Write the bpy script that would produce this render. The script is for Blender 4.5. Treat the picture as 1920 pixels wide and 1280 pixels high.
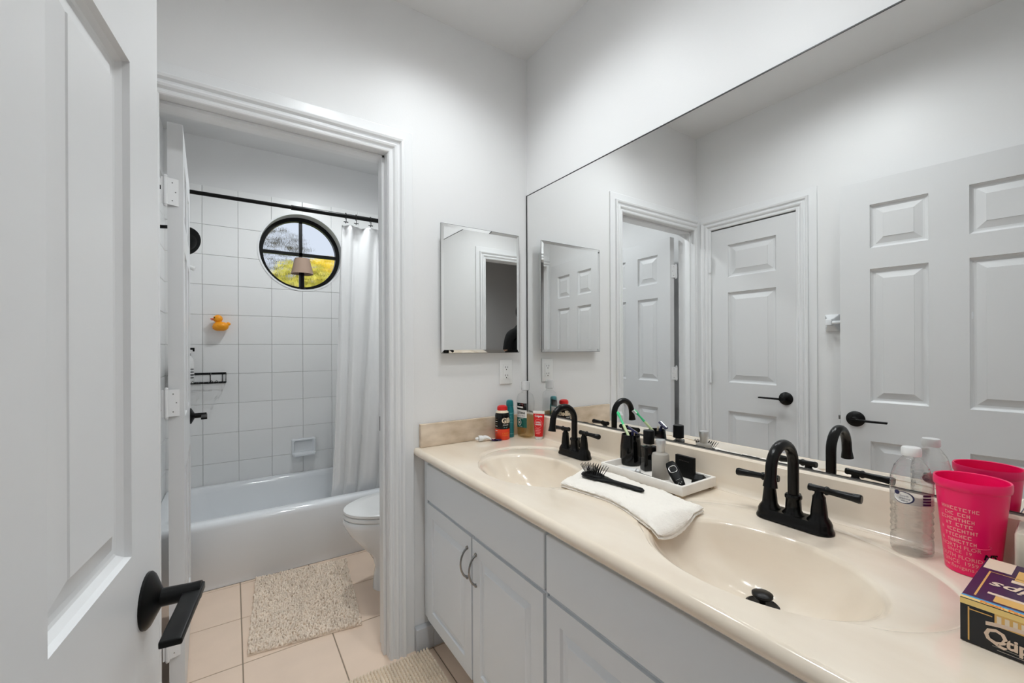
import bpy, bmesh, math, random
from mathutils import Vector, Matrix, Euler
from math import sin, cos, pi, radians
random.seed(7)
for o in list(bpy.data.objects):
    bpy.data.objects.remove(o)
SC = bpy.context.scene
COL = SC.collection

# ------------------------------------------------------------------ camera
F_PX, CY, YAW, ROLL = 786.7, 652.2, 33.655, -0.246
cd = bpy.data.cameras.new('camera')
cd.sensor_fit = 'HORIZONTAL'; cd.sensor_width = 36.0
cd.lens = F_PX / 1920 * 36.0
cd.shift_y = (CY - 640) / 1920
cd.clip_start = 0.01
cam = bpy.data.objects.new('camera', cd); COL.objects.link(cam)
_y, _r = radians(YAW), radians(ROLL)
fw = Vector((sin(_y), cos(_y), 0)); rt = Vector((cos(_y), -sin(_y), 0)); up = Vector((0, 0, 1))
rt, up = cos(_r) * rt + sin(_r) * up, -sin(_r) * rt + cos(_r) * up
cam.matrix_world = Matrix(((rt.x, up.x, -fw.x, 0), (rt.y, up.y, -fw.y, 0), (rt.z, up.z, -fw.z, 1.24), (0, 0, 0, 1)))
SC.camera = cam

# ------------------------------------------------------------------ world, exposure
w = bpy.data.worlds.new('world'); SC.world = w; w.use_nodes = True
bg = w.node_tree.nodes['Background']
bg.inputs[0].default_value = (0.80, 0.88, 1.0, 1); bg.inputs[1].default_value = 0.85
sun = bpy.data.lights.new('sun', 'SUN'); sun.energy = 3.0; sun.angle = radians(1); sun.color = (1, .95, .85)
so = bpy.data.objects.new('sun', sun); COL.objects.link(so); so.rotation_euler = (radians(50), 0, radians(-15))
SC.view_settings.view_transform = 'Standard'; SC.view_settings.look = 'None'
SC.view_settings.gamma = 1.0; SC.view_settings.use_curve_mapping = False
SC.view_settings.exposure = 0.10
SC.cycles.use_denoising = True
SC.cycles.max_bounces = 14; SC.cycles.glossy_bounces = 8; SC.cycles.transmission_bounces = 10; SC.cycles.diffuse_bounces = 6
SC.cycles.sample_clamp_indirect = 4.0
SC.cycles.blur_glossy = 0.5

# ------------------------------------------------------------------ materials
MATS = {}
def M(name, col, rough=0.5, metal=0.0, spec=0.5, bump=0.0, bscale=200.0, var=0.0, vscale=8.0, coat=0.0,
      trans=0.0, ior=1.45, alpha=1.0, sub=0.0, emit=None, estr=0.0, col2=None, stretch=None, sheen=0.0):
    m = bpy.data.materials.new(name); m.use_nodes = True
    nt = m.node_tree; p = nt.nodes['Principled BSDF']
    p.inputs['Base Color'].default_value = (*col, 1); p.inputs['Roughness'].default_value = rough
    p.inputs['Metallic'].default_value = metal; p.inputs['Specular IOR Level'].default_value = spec
    p.inputs['IOR'].default_value = ior; p.inputs['Alpha'].default_value = alpha
    p.inputs['Transmission Weight'].default_value = trans; p.inputs['Coat Weight'].default_value = coat
    p.inputs['Sheen Weight'].default_value = sheen
    if sub: p.inputs['Subsurface Weight'].default_value = sub; p.inputs['Subsurface Radius'].default_value = (.01, .01, .01)
    if emit: p.inputs['Emission Color'].default_value = (*emit, 1); p.inputs['Emission Strength'].default_value = estr
    tc = nt.nodes.new('ShaderNodeTexCoord'); src = tc.outputs['Object']
    if stretch:
        mp = nt.nodes.new('ShaderNodeMapping'); mp.inputs['Scale'].default_value = stretch
        nt.links.new(src, mp.inputs['Vector']); src = mp.outputs['Vector']
    if var or col2:
        n = nt.nodes.new('ShaderNodeTexNoise'); n.inputs['Scale'].default_value = vscale; n.inputs['Detail'].default_value = 6
        nt.links.new(src, n.inputs['Vector'])
        r = nt.nodes.new('ShaderNodeValToRGB')
        c2 = col2 if col2 else tuple(c * (1 - var) for c in col)
        r.color_ramp.elements[0].position = .35; r.color_ramp.elements[0].color = (*c2, 1)
        r.color_ramp.elements[1].position = .65; r.color_ramp.elements[1].color = (*col, 1)
        nt.links.new(n.outputs['Fac'], r.inputs['Fac']); nt.links.new(r.outputs['Color'], p.inputs['Base Color'])
    if bump:
        n = nt.nodes.new('ShaderNodeTexNoise'); n.inputs['Scale'].default_value = bscale; n.inputs['Detail'].default_value = 3
        nt.links.new(src, n.inputs['Vector'])
        b = nt.nodes.new('ShaderNodeBump'); b.inputs['Strength'].default_value = bump; b.inputs['Distance'].default_value = .002
        nt.links.new(n.outputs['Fac'], b.inputs['Height']); nt.links.new(b.outputs['Normal'], p.inputs['Normal'])
    MATS[name] = m
    return m
M('wall', (.79, .79, .79), .42, spec=.32, bump=.10, bscale=140)
M('ceil', (.76, .76, .76), .8, bump=.10, bscale=140)
M('trim', (.79, .795, .80), .30)
M('door', (.70, .705, .71), .32, bump=.05, bscale=60, stretch=(1, 1, .15))
M('cabinet', (.79, .825, .86), .35)
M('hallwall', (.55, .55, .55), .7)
M('grout', (.30, .24, .18), .9)
M('floor_tile', (.82, .645, .51), .42, var=.07, vscale=5, bump=.04, bscale=60)
M('base_tile', (.55, .56, .58), .3)
M('wtile', (.83, .83, .825), .28, bump=.03, bscale=12)
M('wgrout', (.58, .575, .565), .8)
M('porcelain', (.81, .83, .85), .10, coat=.3)
M('white_plastic', (.80, .80, .79), .3)
M('black', (.0025, .0025, .0025), .35, spec=.22)
M('black_matte', (.003, .003, .003), .5, spec=.2)
M('black_gloss', (.003, .003, .003), .10, spec=.4)
M('bronze', (.002, .0018, .0016), .26, spec=.3)
M('chrome', (.75, .75, .75), .12, metal=1)
M('satin', (.70, .70, .69), .38, metal=1)
M('dark_chrome', (.30, .30, .30), .18, metal=1)
M('mirror', (.90, .905, .90), .0, metal=1)
M('mirror_edge', (.03, .03, .03), .4)
M('marble', (.88, .78, .65), .14, col2=(.815, .70, .565), vscale=5, coat=.4, stretch=(2, .7, 2))
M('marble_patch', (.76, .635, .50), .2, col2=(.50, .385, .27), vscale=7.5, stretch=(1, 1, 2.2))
M('tray', (.93, .895, .84), .4, col2=(.86, .81, .75), vscale=14)
M('tray_foot', (.42, .33, .22), .5)
M('towel', (.95, .895, .815), .95, bump=1.0, bscale=420)
M('rug', (.88, .75, .62), .95, var=.12, vscale=25, sheen=.2)
M('rug2', (.86, .74, .59), .95, var=.08, vscale=25, sheen=.2)
M('rug_dark', (.42, .33, .25), .95)
M('duck', (.95, .36, .01), .4)
M('duck_beak', (.75, .06, .02), .4)
M('curtain', (.86, .86, .86), .28, sub=.2)
M('red', (.62, .012, .012), .3)
M('orange_red', (.80, .05, .012), .3)
M('orange', (.85, .25, .02), .4)
M('cream', (.78, .66, .50), .4)
M('teal', (.006, .17, .19), .3)
M('teal_pale', (.16, .45, .46), .35)
M('white_print', (.82, .80, .77), .5)
M('green_label', (.005, .10, .075), .4)
M('frost', (.62, .58, .52), .3, trans=.35, ior=1.3)
M('smoke', (.004, .004, .004), .06, spec=.5)
M('tb_green', (.05, .62, .24), .3)
M('tb_pale', (.62, .74, .42), .35)
M('bristle', (.85, .85, .85), .6)
M('navy', (.02, .02, .08), .4)
M('purple', (.035, .012, .06), .35)
M('pink', (.95, .006, .13), .28)
M('pink_print', (.95, .36, .36), .4)
M('pink_rim', (.85, .03, .15), .3)
M('gold', (.72, .42, .12), .35)
M('cardboard', (.74, .57, .44), .6)
M('qblack', (.008, .010, .014), .3)
M('qblue', (.03, .28, .55), .4)
M('qyellow', (.85, .62, .22), .4)
M('stone', (.74, .66, .54), .35, col2=(.55, .49, .40), vscale=18)
M('shade', (.42, .30, .23), .8)
M('olive_leaf', (.07, .06, .03), .7)
M('yellow_leaf', (.85, .66, .06), .7)
M('green_leaf', (.55, .50, .08), .7)
M('bark', (.10, .07, .05), .9)
M('lawn', (.20, .24, .06), .9)
M('jacket', (.004, .004, .004), .9)
M('skin', (.5, .33, .25), .6)
M('hair', (.01, .008, .006), .7)
M('lens', (1, 1, 1), .4, emit=(1, .98, .95), estr=6)
def glass_mat():
    m = bpy.data.materials.new('wet_glass'); m.use_nodes = True; nt = m.node_tree; p = nt.nodes['Principled BSDF']
    p.inputs['Base Color'].default_value = (.97, .98, 1, 1); p.inputs['Roughness'].default_value = 0
    p.inputs['Transmission Weight'].default_value = 1; p.inputs['IOR'].default_value = 1.15
    tc = nt.nodes.new('ShaderNodeTexCoord'); mp = nt.nodes.new('ShaderNodeMapping'); mp.inputs['Scale'].default_value = (60, 60, 14)
    n = nt.nodes.new('ShaderNodeTexNoise'); n.inputs['Scale'].default_value = 1.6; n.inputs['Detail'].default_value = 3
    b = nt.nodes.new('ShaderNodeBump'); b.inputs['Strength'].default_value = .35; b.inputs['Distance'].default_value = .003
    nt.links.new(tc.outputs['Object'], mp.inputs[0]); nt.links.new(mp.outputs[0], n.inputs['Vector'])
    nt.links.new(n.outputs['Fac'], b.inputs['Height']); nt.links.new(b.outputs[0], p.inputs['Normal'])
    MATS['wet_glass'] = m
glass_mat()
def thin(name, tint, gl=.10, rough=.03, bump=0, stretch=(1, 1, 1), diff=0.0, dcol=(.9, .9, .9)):
    m = bpy.data.materials.new(name); m.use_nodes = True; nt = m.node_tree; nt.nodes.clear()
    out = nt.nodes.new('ShaderNodeOutputMaterial'); tr = nt.nodes.new('ShaderNodeBsdfTransparent'); tr.inputs[0].default_value = (*tint, 1)
    g = nt.nodes.new('ShaderNodeBsdfGlossy'); g.inputs['Roughness'].default_value = rough
    lw = nt.nodes.new('ShaderNodeLayerWeight'); lw.inputs[0].default_value = .5
    mx = nt.nodes.new('ShaderNodeMixShader'); pw = nt.nodes.new('ShaderNodeMath'); pw.operation = 'POWER'; pw.inputs[1].default_value = 3.0; ml = nt.nodes.new('ShaderNodeMath'); ml.operation = 'MULTIPLY_ADD'; ml.inputs[1].default_value = gl*3; ml.inputs[2].default_value = gl*.25
    nt.links.new(lw.outputs['Facing'], pw.inputs[0]); nt.links.new(pw.outputs[0], ml.inputs[0]); nt.links.new(ml.outputs[0], mx.inputs[0])
    first = tr.outputs[0]
    if diff:
        d = nt.nodes.new('ShaderNodeBsdfDiffuse'); d.inputs[0].default_value = (*dcol, 1)
        m2 = nt.nodes.new('ShaderNodeMixShader'); m2.inputs[0].default_value = diff
        nt.links.new(tr.outputs[0], m2.inputs[1]); nt.links.new(d.outputs[0], m2.inputs[2]); first = m2.outputs[0]
    nt.links.new(first, mx.inputs[1]); nt.links.new(g.outputs[0], mx.inputs[2]); nt.links.new(mx.outputs[0], out.inputs[0])
    if bump:
        tc = nt.nodes.new('ShaderNodeTexCoord'); mp = nt.nodes.new('ShaderNodeMapping'); mp.inputs['Scale'].default_value = stretch
        n = nt.nodes.new('ShaderNodeTexNoise'); n.inputs['Scale'].default_value = 40; b = nt.nodes.new('ShaderNodeBump'); b.inputs['Strength'].default_value = bump; b.inputs['Distance'].default_value = .004
        nt.links.new(tc.outputs['Object'], mp.inputs[0]); nt.links.new(mp.outputs[0], n.inputs['Vector']); nt.links.new(n.outputs['Fac'], b.inputs['Height'])
        nt.links.new(b.outputs[0], g.inputs['Normal']); nt.links.new(b.outputs[0], lw.inputs['Normal'])
    MATS[name] = m
thin('clear', (.975, .98, .98), .16)
thin('ribbed_clear', (.975, .975, .975), .36, bump=1.0, stretch=(.6, .6, 2.5))
thin('water', (.985, .985, .985), .05)
thin('amber', (.96, .85, .64), .06)
thin('cap_clear', (.90, .90, .90), .10, .2, diff=.45, dcol=(.85, .85, .85))
thin('label_film', (.97, .97, .97), .05, diff=.18)

# ------------------------------------------------------------------ geometry helpers
class G:
    def __init__(s): s.v = []; s.f = []
    def add(s, v, f, mx=None):
        n = len(s.v)
        s.v += [tuple(mx @ Vector(p)) if mx else tuple(p) for p in v]
        s.f += [tuple(i + n for i in q) for q in f]; return s
    def box(s, x0, x1, y0, y1, z0, z1, mx=None):
        return s.add([(x0,y0,z0),(x1,y0,z0),(x1,y1,z0),(x0,y1,z0),(x0,y0,z1),(x1,y0,z1),(x1,y1,z1),(x0,y1,z1)],
                     [(0,3,2,1),(4,5,6,7),(0,1,5,4),(1,2,6,5),(2,3,7,6),(3,0,4,7)], mx)
    def loft(s, loops, cap0=True, cap1=True, mx=None, closed=True):
        n = len(loops[0]); v = [p for l in loops for p in l]; f = []
        for k in range(len(loops) - 1):
            for i in range(n if closed else n - 1):
                j = (i + 1) % n; f.append((k*n+i, k*n+j, (k+1)*n+j, (k+1)*n+i))
        if cap0: f.append(tuple(range(n - 1, -1, -1)))
        if cap1: f.append(tuple(range((len(loops)-1)*n, len(loops)*n)))
        return s.add(v, f, mx)
    def lathe(s, prof, n=24, mx=None, cap0=True, cap1=True):
        return s.loft([[(max(r,1e-5)*cos(2*pi*i/n), max(r,1e-5)*sin(2*pi*i/n), z) for i in range(n)] for r, z in prof], cap0, cap1, mx)
    def tube(s, path, r, n=10, mx=None, closed=False):
        path = [Vector(p) for p in path]; m = len(path); rs = r if isinstance(r, (list, tuple)) else [r] * m
        loops = []; ref = None
        for i, p in enumerate(path):
            a = path[(i - 1) % m] if (closed or i > 0) else p
            b = path[(i + 1) % m] if (closed or i < m - 1) else p
            d = (b - a).normalized()
            if ref is None: ref = d.orthogonal().normalized()
            ref = (ref - d * ref.dot(d)); ref = ref.normalized() if ref.length > 1e-6 else d.orthogonal().normalized()
            e = d.cross(ref)
            loops.append([tuple(p + rs[i] * (cos(2*pi*k/n) * ref + sin(2*pi*k/n) * e)) for k in range(n)])
        if closed: return s.loft(loops + [loops[0]], False, False, mx)
        return s.loft(loops, True, True, mx)
    def cyl(s, p0, p1, r, r1=None, n=16, mx=None):
        return s.tube([p0, p1], [r, r if r1 is None else r1], n, mx)
    def ball(s, c, r, n=12, mx=None):
        rx, ry, rz = r if isinstance(r, (tuple, list)) else (r, r, r)
        loops = []
        for k in range(n // 2 + 1):
            t = -pi / 2 + pi * k / (n // 2); q = max(cos(t), 1e-4)
            loops.append([(c[0]+rx*q*cos(2*pi*i/n), c[1]+ry*q*sin(2*pi*i/n), c[2]+rz*sin(t)) for i in range(n)])
        return s.loft(loops, True, True, mx)
    def mesh(s, name, bevel=0.0, seg=2, angle=35, smooth=True):
        me = bpy.data.meshes.new(name); me.from_pydata(s.v, [], s.f)
        bm = bmesh.new(); bm.from_mesh(me)
        bmesh.ops.remove_doubles(bm, verts=bm.verts, dist=1e-6)
        bmesh.ops.recalc_face_normals(bm, faces=bm.faces)
        if bevel:
            ed = [e for e in bm.edges if len(e.link_faces) == 2 and e.calc_face_angle(0) > radians(angle)]
            bmesh.ops.bevel(bm, geom=ed, offset=bevel, segments=seg, profile=.6, affect='EDGES', clamp_overlap=True)
        if smooth:
            for q in bm.faces: q.smooth = True
            for e in bm.edges:
                if len(e.link_faces) == 2 and e.calc_face_angle(0) > radians(40 if not bevel else 60): e.smooth = False
        bm.to_mesh(me); bm.free(); return me
    def obj(s, name, mat, parent=None, bevel=0.0, seg=2, smooth=True, angle=35):
        return link(name, s.mesh(name, bevel, seg, angle, smooth), mat, parent)
def link(name, me, mat, parent=None):
    o = bpy.data.objects.new(name, me); COL.objects.link(o)
    if mat and not me.materials: me.materials.append(MATS[mat])
    if parent: o.parent = parent
    return o
def tag(o, label=None, cat=None, group=None, kind=None):
    if label: o['label'] = label
    if cat: o['category'] = cat
    if group: o['group'] = group
    if kind: o['kind'] = kind
    return o
def thing(name, loc=(0,0,0), rz=0, label=None, cat=None, group=None, kind=None, rot=None):
    o = bpy.data.objects.new(name, None); COL.objects.link(o); o.empty_display_size = .05
    o.location = loc; o.rotation_euler = rot if rot else (0, 0, rz)
    return tag(o, label, cat, group, kind)
def rrect(x0, x1, y0, y1, r, z, n=6):
    P = []
    for cx, cy, a in ((x1-r, y1-r, 0), (x0+r, y1-r, pi/2), (x0+r, y0+r, pi), (x1-r, y0+r, 3*pi/2)):
        for i in range(n + 1):
            t = a + pi/2 * i / n; P.append((cx + r*cos(t), cy + r*sin(t), z))
    return P
def text_geo(body, size, mapfn, depth=.0004, align='CENTER', squeeze=1.0, shear=0.0, bold=0.0):
    c = bpy.data.curves.new('txt', 'FONT'); c.body = body; c.size = size; c.align_x = align; c.align_y = 'CENTER'
    c.resolution_u = 2; c.shear = shear; c.offset = bold
    o = bpy.data.objects.new('txt', c); COL.objects.link(o)
    bpy.context.view_layer.update()
    me = o.to_mesh()
    v = [p.co.copy() for p in me.vertices]; f = [tuple(p.vertices) for p in me.polygons]
    o.to_mesh_clear(); bpy.data.objects.remove(o); bpy.data.curves.remove(c)
    g = G(); n = len(v)
    g.v = [tuple(mapfn(p.x * squeeze, p.y, depth)) for p in v]; g.f = f
    return g
def cylmap(r, face, zc, cx=0, cy=0):
    return lambda u, v, d: (cx + (r+d)*cos(face + u/r), cy + (r+d)*sin(face + u/r), zc + v)
def planemap(o, U, V):
    o, U, V = Vector(o), Vector(U).normalized(), Vector(V).normalized(); N = U.cross(V)
    return lambda u, v, d: o + U*u + V*v + N*d
def text(body, size, mapfn, mat, parent, name='lettering', **k):
    return link(name, _tm(text_geo(body, size, mapfn, **k), name), mat, parent)
def blur_print(w_, h_, mapfn, mat, parent, seed=0, depth=.0006):
    """a line of print too blurred to read in the photograph: short strokes of letter width"""
    rnd = random.Random(seed); g = G(); u = -w_/2
    while u < w_/2:
        l = h_*rnd.uniform(.45, .8)
        if rnd.random() > .10:
            k = rnd.choice((0, 1, 2))
            for (a, b, c, d) in (((0, .28, 0, 1), (.28, 1, 0, .22), (.28, 1, .78, 1)), ((0, .28, 0, 1), (.72, 1, 0, 1), (.28, .72, .4, .6)), ((0, 1, .76, 1), (.36, .64, 0, .76)))[k]:
                g.add([mapfn(u + l*a, h_*(c - .5), depth), mapfn(u + l*b, h_*(c - .5), depth), mapfn(u + l*b, h_*(d - .5), depth), mapfn(u + l*a, h_*(d - .5), depth)], [(0, 1, 2, 3)])
        u += l + h_*.22
    return link('fine_print', _tm(g, 'fine_print'), mat, parent)
def _tm(g, name):
    me = bpy.data.meshes.new(name); me.from_pydata(g.v, [], g.f); return me
def cylpatch(r, a0, a1, z0, z1, d=.0003, n=16, rfn=None, shape=None):
    """thin label wrapped on a round body (outer and inner skin); shape(u,v)->(u,v) in 0..1"""
    g = G(); rows = 6; loops = []
    for k in range(rows + 1):
        z = z0 + (z1 - z0) * k / rows; rr = rfn(z) if rfn else r
        loops.append([((rr+d)*cos(a0+(a1-a0)*i/n), (rr+d)*sin(a0+(a1-a0)*i/n), z) for i in range(n + 1)])
    return g.loft(loops, False, False, closed=False)
def boolcut(me, cutter_me):
    a = bpy.data.objects.new('a', me); b = bpy.data.objects.new('b', cutter_me); COL.objects.link(a); COL.objects.link(b)
    md = a.modifiers.new('b', 'BOOLEAN'); md.operation = 'DIFFERENCE'; md.object = b; md.solver = 'EXACT'
    dg = bpy.context.evaluated_depsgraph_get(); dg.update()
    r = bpy.data.meshes.new_from_object(a.evaluated_get(dg))
    bpy.data.objects.remove(a); bpy.data.objects.remove(b)
    return r
def struct(name, g, mat, parent=None, label=None, cat=None, **k):
    o = g.obj(name, mat, parent, **k)
    if not parent: tag(o, label, cat, kind='structure')
    return o

# ================================================================== ceiling downlights of the rooms and added fill lamps
def downlight(x, y, z, watts, label, size=132, blend=1.0, col=(.925, .975, 1.0)):
    t = thing('recessed_downlight', (x, y, z), label=label, cat='downlight', group='recessed ceiling downlights')
    G().lathe([(.052, -.001), (.085, -.001), (.083, -.006), (.056, -.009), (.052, -.006)], 32, cap0=False, cap1=False).obj('trim_ring', 'white_plastic', t)
    G().lathe([(.0515, .004), (.0515, .0)], 32).obj('lens', 'lens', t)
    l = bpy.data.lights.new('downlight_lamp', 'SPOT'); l.energy = watts; l.spot_size = radians(size); l.spot_blend = blend
    l.shadow_soft_size = .06; l.color = col
    o = bpy.data.objects.new('downlight_lamp', l); COL.objects.link(o); o.parent = t; o.location = (0, 0, -.012)
    return t

# ================================================================== the setting
A, B, CEIL = 1.200, 1.665, 2.64          # right wall x, far wall y, ceiling z
XL, YN = -0.216, 0.015                    # left wall x, near wall y
TX0, TX1, TY1 = -0.36, 1.17, 3.42        # tub room
fl = struct('floor', G().box(-.46, 1.30, YN - .12, 3.46, -.06, -.003), 'grout', label='beige ceramic tile floor with brown grout', cat='floor')
def span(a, b, g0, step):
    r = []; k = math.floor((a - g0) / step)
    while g0 + k * step < b:
        p, q = max(a, g0 + k*step + .0022), min(b, g0 + (k+1)*step - .0022)
        if q - p > .004: r.append((p, q))
        k += 1
    return r
for x0, x1 in span(-.36, 1.20, .029, .330):
    for y0, y1 in span(-.08, 2.66, 1.633, .3355):
        G().box(x0, x1, y0, y1, -.004, 0).obj('floor_tile', 'floor_tile', fl, bevel=.0012, seg=1, smooth=False)
struct('ceiling', G().box(-1.4, 1.8, -2.0, 3.62, CEIL, CEIL + .08), 'ceil', label='flat white bathroom ceiling', cat='ceiling')
struct('wall_right', G().box(A, A + .1, -.08, B + .13, 0, CEIL), 'wall', label='white painted wall above and behind the vanity mirror', cat='wall')
OX0, OX1, OZ = -.212, .530, 2.036        # rough opening to the tub room
struct('wall_far', G().box(-.46, OX0, B, B + .125, 0, CEIL).box(OX1, A, B, B + .125, 0, CEIL).box(OX0, OX1, B, B + .125, OZ, CEIL),
       'wall', label='white painted far wall with the doorway to the tub room', cat='wall')
CY0, CY1, CZ = 1.056, 1.562, 2.003       # closet opening
struct('wall_left', G().box(-.36, -.262, -.08, B, 0, CEIL).box(-.262, XL, -.08, CY0, 0, CEIL).box(-.262, XL, CY1, B, 0, CEIL).box(-.262, XL, CY0, CY1, CZ, CEIL),
       'wall', label='white painted left wall with the closet door, seen in the mirror', cat='wall')
EX0, EX1 = -.200, .525
struct('wall_near', G().box(XL, EX0, -.08, YN, 0, CEIL).box(EX1, A, -.08, YN, 0, CEIL).box(EX0, EX1, -.08, YN, 2.05, CEIL),
       'wall', label='white wall around the entrance doorway, seen in the cabinet mirror', cat='wall')
struct('wall_tub_left', G().box(TX0 - .1, TX0, B + .125, 3.62, 0, CEIL), 'wall', label='left wall of the tub room behind the open door', cat='wall')
struct('wall_tub_right', G().box(TX1, TX1 + .13, B + .125, 3.62, 0, CEIL), 'wall', label='right wall of the tub room behind the toilet', cat='wall')
WC = (.430, 1.950); WR = .278
def cyl_y(cx, cz, r, y0, y1, n=64):
    return G().loft([[(cx + r*cos(2*pi*i/n), y, cz + r*sin(2*pi*i/n)) for i in range(n)] for y in (y0, y1)])
cutter = lambda r: cyl_y(WC[0], WC[1], r, 3.2, 3.9).mesh('cut')
wb = link('wall_tub_back', boolcut(G().box(TX0, TX1, TY1 + .006, 3.62, 0, CEIL).mesh('wb', smooth=False), cutter(WR + .008)), 'wall')
tag(wb, 'back wall of the tub room with the round window', 'wall', kind='structure')
if not wb.data.materials: wb.data.materials.append(MATS['wall'])
# grout bed and tiles
gb = link('grout_bed', boolcut(G().box(TX0, TX1, TY1 + .0015, TY1 + .006, .30, 2.318).mesh('gb', smooth=False), cutter(WR + .007)), 'wgrout', wb)
for i, ca in enumerate(span(TX0 + .002, TX1 - .002, .0330, .1978)):
    for cb in span(.31, 2.262, .0850, .1978):
        x0, x1 = ca[0] - .0012, ca[1] + .0012; z0, z1 = cb[0] - .0012, cb[1] + .0012
        me = G().box(x0, x1, TY1 - .004, TY1 + .004, z0, z1).mesh('wall_tile', bevel=.0015, seg=1, smooth=False)
        dx = max(x0 - WC[0], 0, WC[0] - x1); dz = max(z0 - WC[1], 0, WC[1] - z1)
        if math.hypot(dx, dz) < WR + .006:
            me = boolcut(me, cutter(WR + .006))
            if not len(me.vertices): continue
            me.name = 'wall_tile'
        if not me.materials: me.materials.append(MATS['wtile'])
        else: me.materials[0] = MATS['wtile']
        link('wall_tile', me, None, wb)
    G().box(ca[0] - .0012, ca[1] + .0012, TY1 - .004, TY1 + .004, 2.2645, 2.318).obj('edge_tile', 'wtile', wb, bevel=.003, smooth=False)
# left tub wall tiles (slot behind the door)
wl = bpy.data.objects['wall_tub_left']; G().box(TX0, TX0 + .002, 2.66, TY1 - .004, .30, 2.318).obj('grout_bed', 'wgrout', wl)
for ya in span(2.662, TY1 - .006, TY1 - .198 * 4, .1978):
    for cb in span(.31, 2.262, .0850, .1978):
        G().box(TX0, TX0 + .006, ya[0], ya[1], cb[0], cb[1]).obj('wall_tile', 'wtile', wl, bevel=.0015, seg=1, smooth=False)
wr_ = bpy.data.objects['wall_tub_right']; G().box(TX1 - .002, TX1, 2.66, TY1 - .004, .30, 2.318).obj('grout_bed', 'wgrout', wr_)
# tile skirting on the far wall, right of the casing
bb = struct('baseboard_far', G().box(.619, .78, B - .028, B, 0, .092), 'wgrout', label='white tile skirting between the doorway and the vanity', cat='baseboard')
for x0, x1 in ((.6185, .690), (.6925, .78)):
    G().box(x0, x1, B - .031, B - .001, .0015, .094).obj('skirting_tile', 'base_tile', bb, bevel=.002)

# hall behind the entrance doorway
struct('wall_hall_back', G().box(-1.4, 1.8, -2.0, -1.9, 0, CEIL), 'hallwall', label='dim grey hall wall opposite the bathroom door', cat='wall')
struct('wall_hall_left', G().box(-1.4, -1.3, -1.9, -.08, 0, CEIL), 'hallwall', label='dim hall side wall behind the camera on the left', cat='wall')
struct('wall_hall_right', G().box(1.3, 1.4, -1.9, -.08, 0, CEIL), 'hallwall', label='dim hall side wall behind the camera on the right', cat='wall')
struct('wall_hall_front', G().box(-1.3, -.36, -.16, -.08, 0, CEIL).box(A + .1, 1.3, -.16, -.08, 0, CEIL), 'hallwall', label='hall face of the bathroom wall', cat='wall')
struct('floor_hall', G().box(-1.4, 1.4, -2.0, YN - .12, -.06, 0), 'floor_tile', label='hall floor behind the camera', cat='floor')

# casings -----------------------------------------------------------
PROF = [(0, 0), (0, .007), (.003, .010), (.009, .0115), (.012, .0065), (.018, .0065), (.0245, .0150), (.031, .0175), (.036, .0150), (.039, .0095), (.045, .0095),
        (.051, .0190), (.059, .0215), (.0625, .0200), (.0635, .0100), (.099, .0090), (.101, .0075), (.101, 0)]
def casing(name, P, o0, o1, top, label, cut0=None, cut1=None):
    """P(u, v, z): u along the wall, v out of the wall"""
    t = thing(name, label=label, cat='door casing', kind='structure')
    def pf(c): return [p for p in PROF if c is None or p[0] < c] + ([(c, 0)] if c else [])
    for u0, sg, c in ((o0, -1, cut0), (o1, 1, cut1)):
        pr = pf(c)
        G().loft([[P(u0 + sg*d, v, 0) for d, v in pr], [P(u0 + sg*d, v, top + d) for d, v in pr]]).obj('casing_leg', 'trim', t, smooth=False)
    G().loft([[P(max(o0 - d, o0 - (cut0 or 9)), v, top + d) for d, v in PROF], [P(min(o1 + d, o1 + (cut1 or 9)), v, top + d) for d, v in PROF]]).obj('casing_head', 'trim', t, smooth=False)
    return t
t1 = casing('trim_1', lambda u, v, z: (u, B - v, z), -.184, .517, 2.020, 'moulded white casing around the doorway to the tub room', cut0=.0315)
G().box(OX0, -.199, B, B + .125, 0, OZ - .014).obj('jamb', 'trim', t1); G().box(.515, OX1, B, B + .125, 0, OZ - .014).obj('jamb', 'trim', t1)
G().box(OX0, OX1, B, B + .125, OZ - .014, OZ).obj('head_jamb', 'trim', t1)
for x0, x1 in ((-.199, -.192), (.503, .515)): G().box(x0, x1, B + .035, B + .072, 0, 2.022).obj('door_stop', 'trim', t1, bevel=.002)
G().box(-.199, .515, B + .035, B + .072, 2.010, 2.022).obj('door_stop', 'trim', t1, bevel=.002)
G().box(.513, .5165, B + .085, B + .115, .895, .955).obj('strike_plate', 'black', t1, bevel=.001)
casing('trim_2', lambda u, v, z: (XL + v, u, z), 1.062, 1.558, 1.997, 'moulded white casing around the closet door, seen in the mirror')
t3 = casing('trim_3', lambda u, v, z: (u, YN + v, z), -.185, .510, 2.035, 'moulded white casing around the entrance doorway, seen in the cabinet mirror', cut0=.030)
G().box(EX0, -.185, -.08, YN, 0, 2.05).obj('jamb', 'trim', t3); G().box(.510, EX1, -.08, YN, 0, 2.05).obj('jamb', 'trim', t3)
G().box(EX0, EX1, -.08, YN, 2.035, 2.05).obj('head_jamb', 'trim', t3)

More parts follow.
